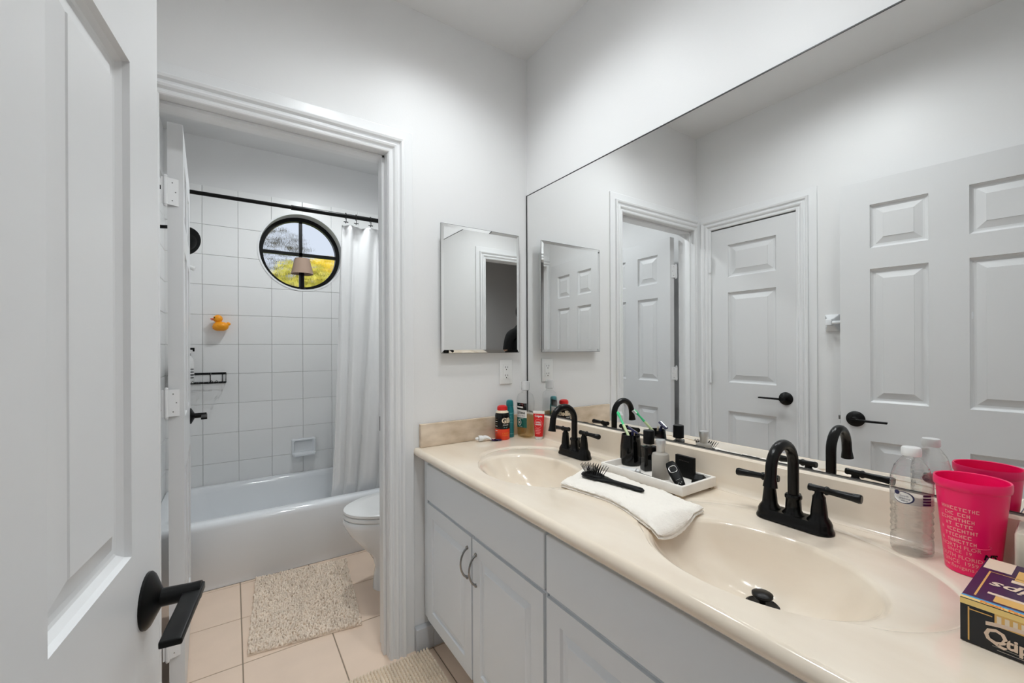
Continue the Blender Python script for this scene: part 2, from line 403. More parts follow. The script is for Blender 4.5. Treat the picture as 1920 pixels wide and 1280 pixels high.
# doors ---------------------------------------------------------------
def door(name, w, h, cols, rows, label, loc, rz, t=.035):
    """local: x along the width from the hinge, y thickness 0..t, z up"""
    root = thing(name, loc, rz, label, 'door', kind='structure')
    xs = sorted({0, w, *[a for c in cols for a in c]}); zs = sorted({.008, h, *[a for r in rows for a in r]})
    g = G()
    hole = lambda xa, xb, za, zb: any(abs(xa-c[0])<1e-6 and abs(xb-c[1])<1e-6 for c in cols) and any(abs(za-r[0])<1e-6 and abs(zb-r[1])<1e-6 for r in rows)
    for xa, xb in zip(xs, xs[1:]):
        for za, zb in zip(zs, zs[1:]):
            if hole(xa, xb, za, zb): continue
            for y in (0, t): g.add([(xa,y,za),(xb,y,za),(xb,y,zb),(xa,y,zb)], [(0,1,2,3)])
    for (xa, za), (xb, zb) in zip([(0,.008),(w,.008),(w,h),(0,h)], [(w,.008),(w,h),(0,h),(0,.008)]):
        g.add([(xa,0,za),(xb,0,zb),(xb,t,zb),(xa,t,za)], [(0,1,2,3)])
    me = bpy.data.meshes.new('leaf'); me.from_pydata(g.v, [], g.f); bm = bmesh.new(); bm.from_mesh(me)
    bmesh.ops.remove_doubles(bm, verts=bm.verts, dist=1e-6); bm.to_mesh(me); bm.free()
    link('leaf', me, 'door', root)
    for c in cols:
        for r in rows:
            steps = [(0, 0), (.002, .007), (.008, .0125), (.012, .0135), (.019, .0135), (.046, .0045), (.047, .0030)]
            L = []
            for i, d in steps: L.append([(c[0]+i, d, r[0]+i), (c[1]-i, d, r[0]+i), (c[1]-i, d, r[1]-i), (c[0]+i, d, r[1]-i)])
            Bk = [[(x, t - y, z) for x, y, z in l] for l in L]
            g = G().loft(Bk[::-1] + L, True, True)
            g.obj('panel', 'door', root, smooth=False)
    return root
def lever(parent, x, z, face, sx, dirx, t=.035, curved=False):
    """face: -1 = on the y=0 face, +1 = on the y=t face; dirx: direction of the lever along x"""
    y0 = 0 if face < 0 else t; s = face
    R = Matrix.Translation((x, y0, z)) @ Matrix.Rotation(-s * pi/2, 4, 'X')
    h = G().lathe([(.037, 0), (.037, .003), (.034, .006), (.018, .014), (.012, .017), (.0115, .050), (.012, .062)], 28, R).obj('door_lever', 'black', parent)
    ys = y0 + s * .053
    P = [Vector((x - dirx*.013, ys, z)), Vector((x + dirx*.02, ys, z)), Vector((x + dirx*.06, ys, z)), Vector((x + dirx*.122, ys, z))]
    g = G(); L = []
    for p, hh in zip(P, (.0055, .0050, .0044, .0042)):
        L.append([(p.x, p.y + a, p.z + b) for a, b in ((-.0115, -hh), (.0115, -hh), (.0115, hh), (-.0115, hh))])
    g.loft(L).obj('lever_bar', 'black', h, bevel=.002)
    return h
def hinge(parent, x, y, z, leaf_dirs, mat='trim', hgt=.09):
    g = G().cyl((x, y, z - hgt/2), (x, y, z + hgt/2), .0065, n=10)
    g.ball((x, y, z + hgt/2 + .003), .006, 8).ball((x, y, z - hgt/2 - .003), .006, 8)
    for dx, dy in leaf_dirs:
        n = Vector((-dy, dx)).normalized() * .0012; a = Vector((x, y)); b = a + Vector((dx, dy))
        g.add([(a.x-n.x,a.y-n.y,z-hgt/2),(b.x-n.x,b.y-n.y,z-hgt/2),(b.x+n.x,b.y+n.y,z-hgt/2),(a.x+n.x,a.y+n.y,z-hgt/2),
               (a.x-n.x,a.y-n.y,z+hgt/2),(b.x-n.x,b.y-n.y,z+hgt/2),(b.x+n.x,b.y+n.y,z+hgt/2),(a.x+n.x,a.y+n.y,z+hgt/2)],
              [(0,3,2,1),(4,5,6,7),(0,1,5,4),(1,2,6,5),(2,3,7,6),(3,0,4,7)])
    h = g.obj('hinge', mat, parent)
    for k, dz in ((.5, .03), (.75, 0), (.5, -.03)):
        for dx, dy in leaf_dirs[-1:]:
            G().ball((x + dx*k, y + dy*k, z + dz), .0028, 6).obj('screw', 'dark_chrome', h)
    return h
ROWS = [(.200, .810), (.998, 1.594), (1.697, 1.903)]
# entrance door, open 83 degrees into the room
ang = radians(83)
d1 = door('door_1', .735, 2.022, [(.108, .305), (.425, .622)], [(.200, .795), (.978, 1.604), (1.702, 1.906)], 'white six-panel entrance door standing open with black lever, nearest the camera',
          (-.183, .092, 0), ang)
# local y axis points to -x in the world: face y=0 looks into the room
lever(d1, .677, .893, -1, 1, -1); lever(d1, .677, .893, 1, 1, -1)
G().box(.7345, .737, .006, .029, .862, .922).obj('latch_plate', 'black', d1, bevel=.001); G().box(.736, .746, .011, .024, .882, .903).obj('latch_bolt', 'dark_chrome', d1, bevel=.002)
# tub room door, open past 90 degrees
d2 = door('door_2', .70, 2.006, [(.106, .290), (.410, .594)], ROWS, 'white six-panel door standing open inside the tub room, hinges toward the camera', (-.139, 1.815, 0), radians(92.4), t=.042)
lever(d2, .640, .930, -1, 1, -1, t=.042)
for z in (1.77, 1.06, .25): hinge(d2, -.012, .046, z, [(-.001, .012), (.011, -.034)])
# closet door, shut
d3 = door('door_3', .494, 1.990, [(.104, .386)], [(.200, .838), (1.018, 1.584), (1.680, 1.884)], 'white three-panel closet door, shut, with black lever, seen in the mirror', (XL + .002, 1.063, 0), radians(90), t=.034)
lever(d3, .054, .947, -1, 1, 1)
for z in (1.772, 1.058): hinge(d3, .4945, -.013, z, [(.0, .008)])

# round window ---------------------------------------------------------
wn = thing('window_1', (WC[0], 3.52, WC[1]), label='round black-framed window with cross bars and wet glass above the tub', cat='window', kind='structure')
def ring(ri, ro, y0, y1, n=72):
    g = G(); L = []
    for r, y in ((ri, y0), (ro, y0), (ro, y1), (ri, y1)): L.append([(r*cos(2*pi*i/n), y, r*sin(2*pi*i/n)) for i in range(n)])
    return g.loft(L + [L[0]], False, False)
ring(WR - .004, WR + .008, -.108, .04).obj('reveal', 'trim', wn)
ring(.246, WR - .003, -.012, .03).obj('frame', 'black', wn)
G().box(-.011, .011, -.010, .022, -.25, .25).obj('glazing_bar', 'black', wn); G().box(-.25, .25, -.010, .022, -.011, .011).obj('glazing_bar', 'black', wn)
for q in range(4):
    a0 = q * pi / 2; L = []
    for y in (.004, .009): L.append([(.001*cos(a0+pi/4), y, .001*sin(a0+pi/4))] + [(.25*cos(a0+pi/2*i/16), y, .25*sin(a0+pi/2*i/16)) for i in range(17)])
    G().loft(L).obj('pane', 'wet_glass', wn, smooth=False)

# ================================================================== vanity
ZT = .83
def vanity_unit(y0, y1, yd, label, filler=None):
    t = thing('vanity_cabinet', (.675, (y0+y1)/2, 0), label=label, cat='cabinet', group='vanity cabinets under the worktop')
    ym = (y0 + y1) / 2
    def b(*a): return [a[0]-.675, a[1]-.675, a[2]-ym, a[3]-ym, a[4], a[5]]
    G().box(*b(.675, A - .002, y0, y1, .135, .640)).box(*b(.675, .70, y0, y1, .640, .795)).obj('body', 'cabinet', t)
    G().box(*b(.748, A - .002, y0, y1, .001, .135)).obj('toe_kick', 'cabinet', t)
    fy0, fy1 = yd
    G().box(*b(.655, .674, fy0, fy1, .625, .770)).obj('drawer_front', 'cabinet', t, bevel=.004, seg=3)
    mid = (fy0 + fy1) / 2
    for k, (a, c) in enumerate(((mid + .002, fy1), (fy0, mid - .002))):
        d = G().box(*b(.6645, .674, a, c, .137, .617)).obj('cabinet_door', 'cabinet', t, bevel=.004, seg=3)
        # routed frame and raised field on the face
        X = .660 - .675; aa, cc = a - ym, c - ym
        fr = G(); st = [(0, 0), (.050, 0), (.054, .0065), (.062, .0070), (.078, .001), (.080, -.0005)]
        L = []
        for i, dpt in st: L.append([(X - .005 + dpt + (.0 if i else .001), aa+i+.003, .140+i), (X - .005 + dpt + (.0 if i else .001), cc-i-.003, .140+i), (X - .005 + dpt, cc-i-.003, .614-i), (X - .005 + dpt, aa+i+.003, .614-i)])
        Bk = [(X + .0045, y, z) for _, y, z in L[0]]
        fr.loft([Bk] + L, True, True).obj('raised_panel', 'cabinet', d, smooth=False)
        hy = (a + .028 if k == 0 else c - .028) - ym
        hp = [(X - .005 - .026*sin(pi*i/12)**.6, hy, .470 + .100*i/12) for i in range(13)]
        h = G().tube(hp, [.0045, .004] + [.0035]*9 + [.004, .0045], 8).obj('pull_handle', 'dark_chrome', d)
        for z in (.470, .570): G().cyl((X - .004, hy, z), (X - .010, hy, z), .007, .005, 12).obj('handle_foot', 'dark_chrome', h)
    if filler: G().box(*b(.662, .675, filler[0], filler[1], .135, .775)).obj('filler_strip', 'cabinet', t, bevel=.001)
    return t
vanity_unit(.840, 1.655, (.843, 1.616), 'white vanity cabinet under the far sink, beside the doorway', (1.620, 1.655))
vanity_unit(.055, .838, (.060, .834), 'white vanity cabinet under the near sink')

vt = thing('worktop', (.90, .86, ZT), label='cream cultured marble worktop with two oval sinks and backsplash', cat='worktop')
VX, VY = .90, .86
XF, XB = .634, 1.197
def sink_top(yc, ya, yb, name):
    N = 128; cx, ax, ay = .849, .152, .206; ox, oax, oay = .922, .212, .283
    cb = (.905, yc + .004)
    # angles incl. the rectangle corners
    angs = [2*pi*i/N for i in range(N)]
    for X, Y in ((XF, ya), (XF, yb), (XB, ya), (XB, yb)):
        a = math.atan2(Y - yc, X - ox) % (2*pi); k = min(range(len(angs)), key=lambda i: abs(angs[i] - a)); angs[k] = a
    g = G(); loops = []
    for s in (.10, .14, .2, .3, .4, .5, .6, .7, .78, .85, .9, .94, .97, .985):
        c0 = cb[0] + (cx - cb[0])*s**.8; c1 = cb[1] + (yc - cb[1])*s
        z = -.118 * (1 - s**2.6) - .005
        loops.append([(c0 + ax*s*cos(a), c1 + ay*s*sin(a), z) for a in angs])
    for s, z in ((1.0, -.0085), (1.012, -.0062), (1.03, -.0048), (1.055, -.0042)):
        loops.append([(cx + ax*s*cos(a), yc + ay*s*sin(a), z) for a in angs])
    inner = [(cx + ax*1.06*cos(a), yc + ay*1.06*sin(a)) for a in angs]
    def outer(a, e): return (ox + (oax + e)*cos(a), yc + (oay + e)*sin(a))
    def blend(p, q, m): return (p[0] + (q[0]-p[0])*m, p[1] + (q[1]-p[1])*m)
    def keep(p, i):   # the oval groove never cuts inside the basin rim
        q = inner[i]; rp = math.hypot((p[0]-cx)/ax, (p[1]-yc)/ay)
        if rp < 1.075: return (cx + (p[0]-cx)*1.075/rp, yc + (p[1]-yc)*1.075/rp)
        return p
    o = {e: [keep(outer(a, e), i) for i, a in enumerate(angs)] for e in (-.006, -.003, 0, .003, .006)}
    for m in (.33, .66): loops.append([(*blend(inner[i], o[-.006][i], m), -.0042 + .0012*m) for i in range(N)])
    for e, z in ((-.006, -.0030), (-.003, -.0042), (0, -.0040), (.003, -.0016), (.006, -.0002)):
        loops.append([(*o[e][i], z if math.hypot((outer(angs[i], e)[0]-cx)/ax, (outer(angs[i], e)[1]-yc)/ay) > 1.15 else -.0002 if e > 0 else -.0030) for i in range(N)])
    rect = []
    for a in angs:
        dx, dy = cos(a), sin(a); tt = min([((XB if dx > 0 else XF) - ox)/dx if abs(dx) > 1e-9 else 1e9, ((yb if dy > 0 else ya) - yc)/dy if abs(dy) > 1e-9 else 1e9])
        rect.append((ox + dx*tt, yc + dy*tt))
    for m in (.06, .5, 1.0): loops.append([(*blend(o[.006][i], rect[i], m), 0) for i in range(N)])
    loops = [[(x - VX, y - VY, z) for x, y, z in l] for l in loops]
    g.loft(loops, True, False)
    ob = g.obj(name, 'marble', vt)
    mx = Matrix.Translation((cb[0] - VX, cb[1] - VY, -.123))
    dr = G().lathe([(.030, .001), (.031, .004), (.027, .006), (.021, .004)], 28, mx).obj('drain_flange', 'black', ob)
    G().lathe([(.006, .004), (.006, .016), (.016, .018), (.0195, .022), (.0195, .026), (.014, .029), (0, .030)], 28, mx).obj('drain_stopper', 'black', dr)
    return ob
sink_top(.430, .045, .800, 'sink_section'); sink_top(1.168, .800, 1.662, 'sink_section')
# bullnose front edge
pr = [(XF, 0), (XF - .001, .0012), (XF - .006, .0006), (XF - .011, -.003), (XF - .0155, -.010), (XF - .0165, -.017), (XF - .0145, -.025), (XF - .010, -.030), (XF - .002, -.033), (XF + .03, -.033), (XF + .03, -.012)]
G().loft([[(x - VX, y - VY, z) for x, z in pr] for y in (.045, 1.662)]).obj('front_edge', 'marble', vt)
# backsplashes with a rounded top and a coved foot
pb = [(A - .003, -.01), (A - .003, .099), (A - .010, .1015), (A - .018, .1005), (A - .0225, .096), (A - .0235, .02), (A - .0255, .007), (A - .030, .0020), (A - .036, .0004), (A - .036, -.01)]
G().loft([[(x - VX, y - VY, z) for x, z in pb] for y in (.045, 1.645)]).obj('backsplash', 'marble', vt)
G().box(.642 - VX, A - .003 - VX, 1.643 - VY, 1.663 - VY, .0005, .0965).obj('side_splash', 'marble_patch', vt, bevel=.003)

# mirror over the backsplash
mr = thing('wall_mirror', (A - .004, .86, ZT + .1035), label='large frameless wall mirror above the double vanity', cat='mirror')
MZ0, MZ1 = .001, 1.978 - ZT - .1035
G().box(-.001, .003, .07 - .86, 1.6615 - .86, MZ0, MZ1).obj('mirror_glass', 'mirror', mr, smooth=False)
G().box(-.0025, .003, 1.6575 - .86, 1.664 - .86, MZ0, MZ1).obj('edge_channel', 'mirror_edge', mr)
G().box(-.0025, .003, .07 - .86, 1.664 - .86, MZ1 - .001, MZ1 + .0022).obj('edge_channel', 'mirror_edge', mr)
g = G(); yy = .07
while yy < 1.65:
    L = random.uniform(.02, .07); g.box(-.0022, .003, yy - .86, min(yy + L, 1.66) - .86, MZ0 - .0008, MZ0 + random.choice((.0012, .0018, .003, .0015))); yy += L
g.obj('worn_edge', 'mirror_edge', mr, smooth=False)

# medicine cabinet
mc = thing('medicine_cabinet', (.929, B - .001, 1.22), label='frameless mirrored medicine cabinet on the far wall', cat='cabinet')
G().box(-.188, .188, -.028, 0, .014, .495).obj('body', 'white_plastic', mc, bevel=.001)
hw, hh, bv = .199, .548, .013
L = [[(-hw, -.0292, 0), (hw, -.0292, 0), (hw, -.0292, hh), (-hw, -.0292, hh)], [(-hw, -.0312, 0), (hw, -.0312, 0), (hw, -.0312, hh), (-hw, -.0312, hh)],
     [(-hw+bv, -.0330, bv), (hw-bv, -.0330, bv), (hw-bv, -.0330, hh-bv), (-hw+bv, -.0330, hh-bv)]]
G().loft(L).obj('mirror_door', 'mirror', mc, smooth=False)
g = G()
for a, c, e, f_ in ((-hw-.0012, -hw, 0, hh), (hw, hw+.0012, 0, hh), (-hw, hw, -.0015, 0), (-hw, hw, hh, hh+.0012)): g.box(a, c, -.0312, -.0290, e, f_)
g.obj('door_edge', 'mirror_edge', mc, smooth=False)

# wall outlet
ot = thing('wall_outlet', (1.071, B - .0005, 1.129), label='white double wall outlet below the medicine cabinet', cat='outlet')
G().box(-.035, .035, -.006, 0, -.0585, .0585).obj('cover_plate', 'white_plastic', ot, bevel=.003)
G().box(-.017, .017, -.008, -.005, -.034, .034).obj('receptacle', 'white_plastic', ot, bevel=.001)
for dz in (.019, -.019):
    for dx, h_ in ((-.0065, .0045), (.0065, .0035)): G().box(dx - .0011, dx + .0011, -.0085, -.0075, dz + .002 - h_, dz + .002 + h_).obj('slot', 'black_matte', ot)
    G().cyl((0, -.0085, dz - .009), (0, -.0075, dz - .009), .0024, n=10).obj('ground_hole', 'black_matte', ot)

# ================================================================== faucets
def faucet(x, y, label):
    t = thing('faucet', (x, y, ZT - .0024), label=label, cat='faucet', group='black centerset faucets')
    def stad(hl, hwid, z, n=14):
        P = []
        for i in range(n + 1): a = -pi/2 + pi*i/n; P.append((hwid*sin(a)*-1 if False else hwid*cos(a + pi/2)*1, hl + hwid*sin(a + pi/2), z))
        for i in range(n + 1): a = pi/2 + pi*i/n; P.append((hwid*cos(a + pi/2), -hl + hwid*sin(a + pi/2), z))
        return P
    G().loft([stad(.052, .0285, 0), stad(.052, .0285, .004), stad(.052, .0265, .008), stad(.052, .0250, .012), stad(.052, .0245, .020), stad(.052, .0225, .024)]).obj('base_plate', 'bronze', t)
    for s, nm in ((1, 'handle_post'), (-1, 'handle_post')):
        mx = Matrix.Translation((0, s*.0515, .018))
        p = G().lathe([(.0235, 0), (.0235, .006), (.019, .013), (.0165, .017), (.0155, .030), (.0125, .056), (.0125, .060), (.0085, .066), (.008, .076)], 24, mx).obj(nm, 'bronze', t)
        c = Vector((0, s*.0515, .095)); d = Vector((-.10*s if s > 0 else .04, s, -.03)).normalized()
        pts = [c - d*.020, c - d*.016, c - d*.013, c + d*.010, c + d*.013, c + d*.016, c + d*.020, c + d*.058, c + d*.072, c + d*.076]
        G().tube(pts, [.0075, .0085, .0075, .0075, .0095, .0095, .0068, .0082, .0098, .0085], 14).obj('lever_handle', 'bronze', p)
    mx = Matrix.Translation((0, 0, .018))
    G().lathe([(.0245, 0), (.0245, .004), (.020, .010), (.0165, .015), (.0155, .040), (.0175, .043), (.0175, .048), (.0155, .051), (.012, .052)], 24, mx).obj('spout_collar', 'bronze', t)
    path = [(0, 0, .06), (0, 0, .10), (0, 0, .138)] + [(-.053 + .053*cos(pi*i/14), 0, .138 + .053*sin(pi*i/14)) for i in range(1, 15)] + [(-.1075, 0, .125), (-.109, 0, .113), (-.110, 0, .106)]
    G().tube(path, [.0115]*(len(path) - 3) + [.0118, .0135, .0145], 18).obj('spout', 'bronze', t)
    G().cyl((.020, -.004, .030), (.020, -.004, .062), .003, n=8).ball((.020, -.004, .064), .005, 8).obj('lift_rod', 'bronze', t)
    return t
faucet(1.086, 1.203, 'black gooseneck faucet at the far sink by the medicine cabinet')
faucet(1.088, .452, 'black gooseneck faucet at the near sink by the water bottle')

# ================================================================== things on the worktop, far end
can = thing('shaving_foam_can', (1.013, 1.603, ZT + .0008), radians(-122), 'black and orange-red shaving foam can with red cap at the far splash', 'can')
G().lathe([(.0315, 0), (.033, .002), (.033, .048)], 28).obj('lower_band', 'orange_red', can)
G().lathe([(.033, .048), (.033, .108), (.0315, .114), (.029, .119)], 28).obj('body', 'black_gloss', can)
G().lathe([(.029, .119), (.0275, .123), (.022, .129), (.020, .131)], 28).obj('shoulder', 'cream', can)
G().lathe([(.0225, .130), (.0235, .133), (.0235, .140), (.0215, .147), (.014, .151), (0, .152)], 28).obj('cap', 'red', can)
text('Gillette', .032, cylmap(.0332, 1.22, .085), 'cream', can, bold=.0012, squeeze=.9)
text('FOAMY', .0085, cylmap(.0332, .50, .066), 'white_print', can)
blur_print(.020, .0042, cylmap(.0332, .50, .056), 'teal_pale', can, 3)
for k in range(7): cylpatch(.0331, -1.15, -.72, .030 + k*.010, .0325 + k*.010).obj('fine_print', 'white_print' if k % 2 else 'dark_chrome', can, smooth=False)
blur_print(.030, .005, cylmap(.0332, .45, .030), 'orange', can, 4); blur_print(.030, .005, cylmap(.0332, .45, .021), 'orange', can, 5)
tl = thing('spray_can', (1.065, 1.620, ZT + .0008), radians(-122), 'slim teal spray can between shaving foam and mouthwash', 'can')
G().lathe([(.018, 0), (.019, .002), (.019, .112), (.0185, .122), (.0165, .136), (.016, .140)], 24).obj('body', 'teal', tl)
G().lathe([(.0163, .1405), (.0168, .142), (.0163, .160), (.0145, .167), (.009, .170), (0, .170)], 24).obj('cap', 'teal', tl)
cylpatch(.0191, -1.2, 1.5, .110, .112).obj('pale_line', 'teal_pale', tl); cylpatch(.0191, -1.2, 1.5, .016, .018).obj('pale_line', 'teal_pale', tl)
text('+', .010, cylmap(.0192, .1, .095), 'teal_pale', tl); blur_print(.014, .0045, cylmap(.0192, .15, .080), 'teal_pale', tl, 1); blur_print(.016, .003, cylmap(.0192, .15, .068), 'teal_pale', tl, 2)

def oval_loops(prof, n=32, p=2.6):
    L = []
    for a, b, z in prof:
        l = []
        for i in range(n):
            t = 2*pi*i/n; c, s_ = cos(t), sin(t)
            l.append((a*math.copysign(abs(c)**(2/p), c), b*math.copysign(abs(s_)**(2/p), s_), z))
        L.append(l)
    return L
# mouthwash: local -y is the label side
mw = thing('mouthwash_bottle', (1.124, 1.578, ZT + .0008), radians(-78), 'clear mouthwash bottle with amber liquid and green label in the corner', 'bottle')
MP = [(.036, .022, 0), (.043, .029, .003), (.047, .032, .010), (.047, .032, .060), (.049, .033, .120), (.050, .034, .165), (.047, .032, .182), (.036, .026, .196), (.020, .018, .204), (.0155, .0155, .208), (.0155, .0155, .216)]
MP = [(a*.88 if z < .19 else a, b*.9 if z < .19 else b, z) for a, b, z in MP]
G().loft(oval_loops(MP)).obj('bottle', 'clear', mw)
G().loft(oval_loops([(a - .0012, b - .0012, z + .0015) for a, b, z in MP[:4]] + [(.0412, .0283, .100)])).obj('liquid', 'amber', mw)
G().lathe([(.0155, .214), (.019, .216), (.019, .219), (.0165, .221)], 24).obj('neck_ring', 'cap_clear', mw)
G().lathe([(.0190, .220), (.0190, .252), (.0165, .256), (0, .256)], 24).obj('cap', 'cap_clear', mw)
def ovmap(a, b, zc, p=2.6, d0=.0006):
    def f(u, v, d):
        # flat-ish front: superellipse y(x) on the -y side
        x = max(-a*.97, min(a*.97, u)); y = -b*(1 - abs(x/a)**p)**(1/p)
        return (x, y - d0 - d, zc + v)
    return f
def ovpatch(a, b, x0, x1, z0, z1, d0, n=20):
    f = ovmap(a, b, 0, d0=d0)
    return G().loft([[f(x0 + (x1-x0)*i/n, z, 0) for i in range(n + 1)] for z in (z0, (z0+z1)/2, z1)], False, False, closed=False)
ovpatch(.0424, .0296, -.030, .030, .128, .158, .0006).obj('top_label', 'black_gloss', mw)
ovpatch(.0424, .0296, -.030, .030, .092, .124, .0006).obj('front_label', 'white_print', mw)
ovpatch(.0421, .0293, -.030, .030, .047, .092, .0006).obj('front_label', 'green_label', mw)
text('LISTERINE', .0135, ovmap(.0424, .0296, .113, d0=.001), 'black', mw, squeeze=.78, bold=.0003)
text('COOL MINT', .009, ovmap(.0424, .0296, .100, d0=.001), 'navy', mw)
blur_print(.028, .0034, ovmap(.0421, .0293, .088, d0=.001), 'white_print', mw, 6)
ovpatch(.0424, .0296, -.026, .012, .136, .143, .0010).obj('label_bar', 'white_print', mw); blur_print(.024, .003, ovmap(.0424, .0296, .151, d0=.0011), 'white_print', mw, 7)
f = ovmap(.0421, .0293, 0, d0=.0011)
g = G(); n = 24
for (ra, rb, cx_, mat_) in ((.0115, .0150, -.010, 'white_print'), (.0088, .0122, -.010, 'green_label'), (.0040, .0060, -.010, 'cream')):
    d0 = {'white_print': 0, 'green_label': .0003, 'cream': .0006}[mat_]
    gg = G(); gg.add([f(cx_ + ra*cos(2*pi*i/n), .070 + rb*sin(2*pi*i/n), d0) for i in range(n)], [tuple(range(n))]); gg.obj('emblem', mat_, mw, smooth=False)
blur_print(.016, .003, ovmap(.0421, .0293, .051, d0=.001), 'white_print', mw, 8)

# red toothpaste tube standing on its cap
tp = thing('toothpaste_tube', (1.146, 1.506, ZT + .0008), radians(-58), 'red toothpaste tube standing on its cap beside the mouthwash', 'tube')
G().lathe([(.0165, 0), (.0175, .002), (.0165, .012), (.013, .013)], 20).obj('cap', 'white_plastic', tp)
TL = []
for k in range(9):
    s_ = k / 8; a = .0185 + .0085*s_; b = .0165*(1 - s_)**.8 + .0012
    TL.append([(a*math.copysign(abs(cos(t))**.9, cos(t)), b*sin(t), .013 + .100*s_) for t in [2*pi*i/24 for i in range(24)]])
G().loft(TL).obj('body', 'red', tp)
G().box(-.0275, .0275, -.0014, .0014, .113, .125).obj('crimp', 'white_print', tp, bevel=.0004)
def tpmap(zc):
    def f(u, v, d):
        s_ = min(1, max(0, (zc + v - .013)/.100)); a = .0185 + .0085*s_; b = .0165*(1 - s_)**.8 + .0012
        x = max(-a*.95, min(a*.95, u)); return (x, -b*math.sqrt(max(0, 1 - (x/a)**2)) - .0007 - d, zc + v)
    return f
text('Colgate', .0115, tpmap(.103), 'white_print', tp, bold=.0003)
text('OPTIC', .0085, tpmap(.075), 'white_print', tp, bold=.0003); text('WHITE', .0085, tpmap(.0655), 'white_print', tp, bold=.0003)
f = tpmap(.070); g = G(); n = 36
g.loft([[f(r_*cos(2*pi*i/n), r_*1.1*sin(2*pi*i/n), 0) for i in range(n)] for r_ in (.0170, .0180)], False, False).obj('circle_mark', 'pink_print', tp, smooth=False)
for k, w_ in enumerate((.014, .012, .013, .010)):
    f = tpmap(.046 - k*.0065); G().loft([[f(-w_ + 2*w_*i/8, v, 0) for i in range(9)] for v in (-.001, .001)], False, False, closed=False).obj('fine_print', 'pink_print', tp, smooth=False)

# squeezed-out tube lying by the splash
et = thing('flattened_tube', (.900, 1.612, ZT + .0008), radians(-14), 'squeezed flat toothpaste tube with white cap lying by the side splash', 'tube')
G().lathe([(.0125, 0), (.0135, .003), (.0125, .016), (.010, .020)], 16, Matrix.Translation((-.004, 0, .013)) @ Matrix.Rotation(pi/2, 4, 'Y')).obj('flip_cap', 'white_plastic', et)
G().lathe([(.006, 0), (.007, .004), (.0045, .012), (.004, .013)], 12, Matrix.Translation((-.006, 0, .013)) @ Matrix.Rotation(-pi/2, 4, 'Y')).obj('nozzle', 'white_plastic', et)
EL = []
for k in range(8):
    s_ = k / 7; hw_ = .010 + .014*s_; th = .009*(1 - s_)**1.5 + .0012
    zc = .013 - .010*min(1, s_*1.6) + (.006*sin(s_*7) if 0 < k < 7 else 0) + .001
    EL.append([(.016 + .080*s_, hw_*cos(t), max(.0008, zc + th*sin(t))) for t in [2*pi*i/16 for i in range(16)]])
eo = G().loft(EL[:4]).obj('tube_body', 'white_plastic', et); G().loft(EL[3:]).obj('tube_tail', 'navy', et)

# ================================================================== marble tray and what is in it
tr = thing('marble_tray', (1.084, .835, ZT + .0008), 0, 'white marble tray on small feet between the faucets', 'tray')
hx, hy = .081, .151
L = [rrect(-hx, hx, -hy, hy, .004, .008, 2), rrect(-hx, hx, -hy, hy, .004, .034, 2), rrect(-hx+.009, hx-.009, -hy+.009, hy-.009, .003, .034, 2), rrect(-hx+.009, hx-.009, -hy+.009, hy-.009, .003, .0135, 2)]
G().loft(L).obj('tray_body', 'tray', tr, bevel=.001)
for sx in (-1, 1):
    for sy in (-1, 1): G().box(sx*.078 - (.018 if sx > 0 else 0), sx*.078 + (.018 if sx < 0 else 0), sy*.146 - (.02 if sy > 0 else 0), sy*.146 + (.02 if sy < 0 else 0), .0005, .008).obj('tray_foot', 'tray_foot', tr, bevel=.001)
ZF = ZT + .0149
tb = thing('black_tumbler', (1.126, .965, ZF), 0, 'black tumbler holding a toothbrush and razor on the tray', 'tumbler')
G().lathe([(.029, 0), (.034, .003), (.0355, .020), (.0345, .060), (.0300, .100), (.0278, .101), (.0275, .098), (.0320, .060), (.033, .020), (.028, .006)], 32).obj('tumbler_body', 'black_gloss', tb)
br = thing('toothbrush', (1.128, .956, ZF + .0065), 0, 'green toothbrush leaning out of the black tumbler', 'toothbrush')
p0 = Vector((1.119, .946, ZF + .060)); p1 = Vector((1.151, 1.046, 1.009)); off = Vector(br.location); dv = (p1 - p0)
P = [p0 + dv*s_ - off for s_ in (0, .1, .35, .55, .62, .78, .82, .90, .97, 1.0)]
G().tube(P[:5], [.003, .004, .0045, .0048, .0042], 10).obj('grip', 'tb_pale', br)
G().tube(P[4:], [.0045, .0032, .0034, .0055, .0055, .003], 10).obj('neck_and_head', 'tb_green', br)
u_ = dv.normalized(); nn = Vector((.75, -.35, -.2)); nn = (nn - u_*nn.dot(u_)).normalized()
g = G()
for k in range(6):
    for s_ in (-.003, 0, .003):
        c = p0 + dv*(.89 + .019*k) - off + u_.cross(nn)*s_; g.cyl(tuple(c + nn*.003), tuple(c + nn*.014), .0014, n=5)
g.obj('bristles', 'bristle', br)
rz = thing('razor', (1.132, .945, ZF + .0065), 0, 'dark blue disposable razor in the black tumbler', 'razor')
off = Vector(rz.location); a_ = Vector((1.134, .974, ZF + .0085)) - off; b_ = Vector((1.118, .950, ZF + .114)) - off
G().tube([a_, a_*.5 + b_*.5 + Vector((.002, 0, 0)), b_], [.004, .005, .0045], 8).obj('razor_handle', 'navy', rz)
mx = Matrix.Translation(b_ + Vector((-.003, -.004, .004))) @ Euler((.5, .3, .4)).to_matrix().to_4x4()
G().box(-.006, .006, -.020, .020, -.003, .003, mx).obj('razor_head', 'navy', rz, bevel=.001)
G().box(-.004, -.001, -.018, .018, .003, .0036, mx).obj('blade', 'chrome', rz)
sq = thing('white_stick', (1.134, .962, ZF + .0065), 0, 'pale slim stick beside the razor in the tumbler', 'stick')
G().tube([(.004, .010, .002), (-.002, -.008, .108)], [.0025, .003], 8).obj('stick', 'cream', sq)
pf = thing('perfume_bottle', (1.117, .883, ZF), radians(-20), 'black square perfume bottle with tall round cap in the tray', 'bottle')
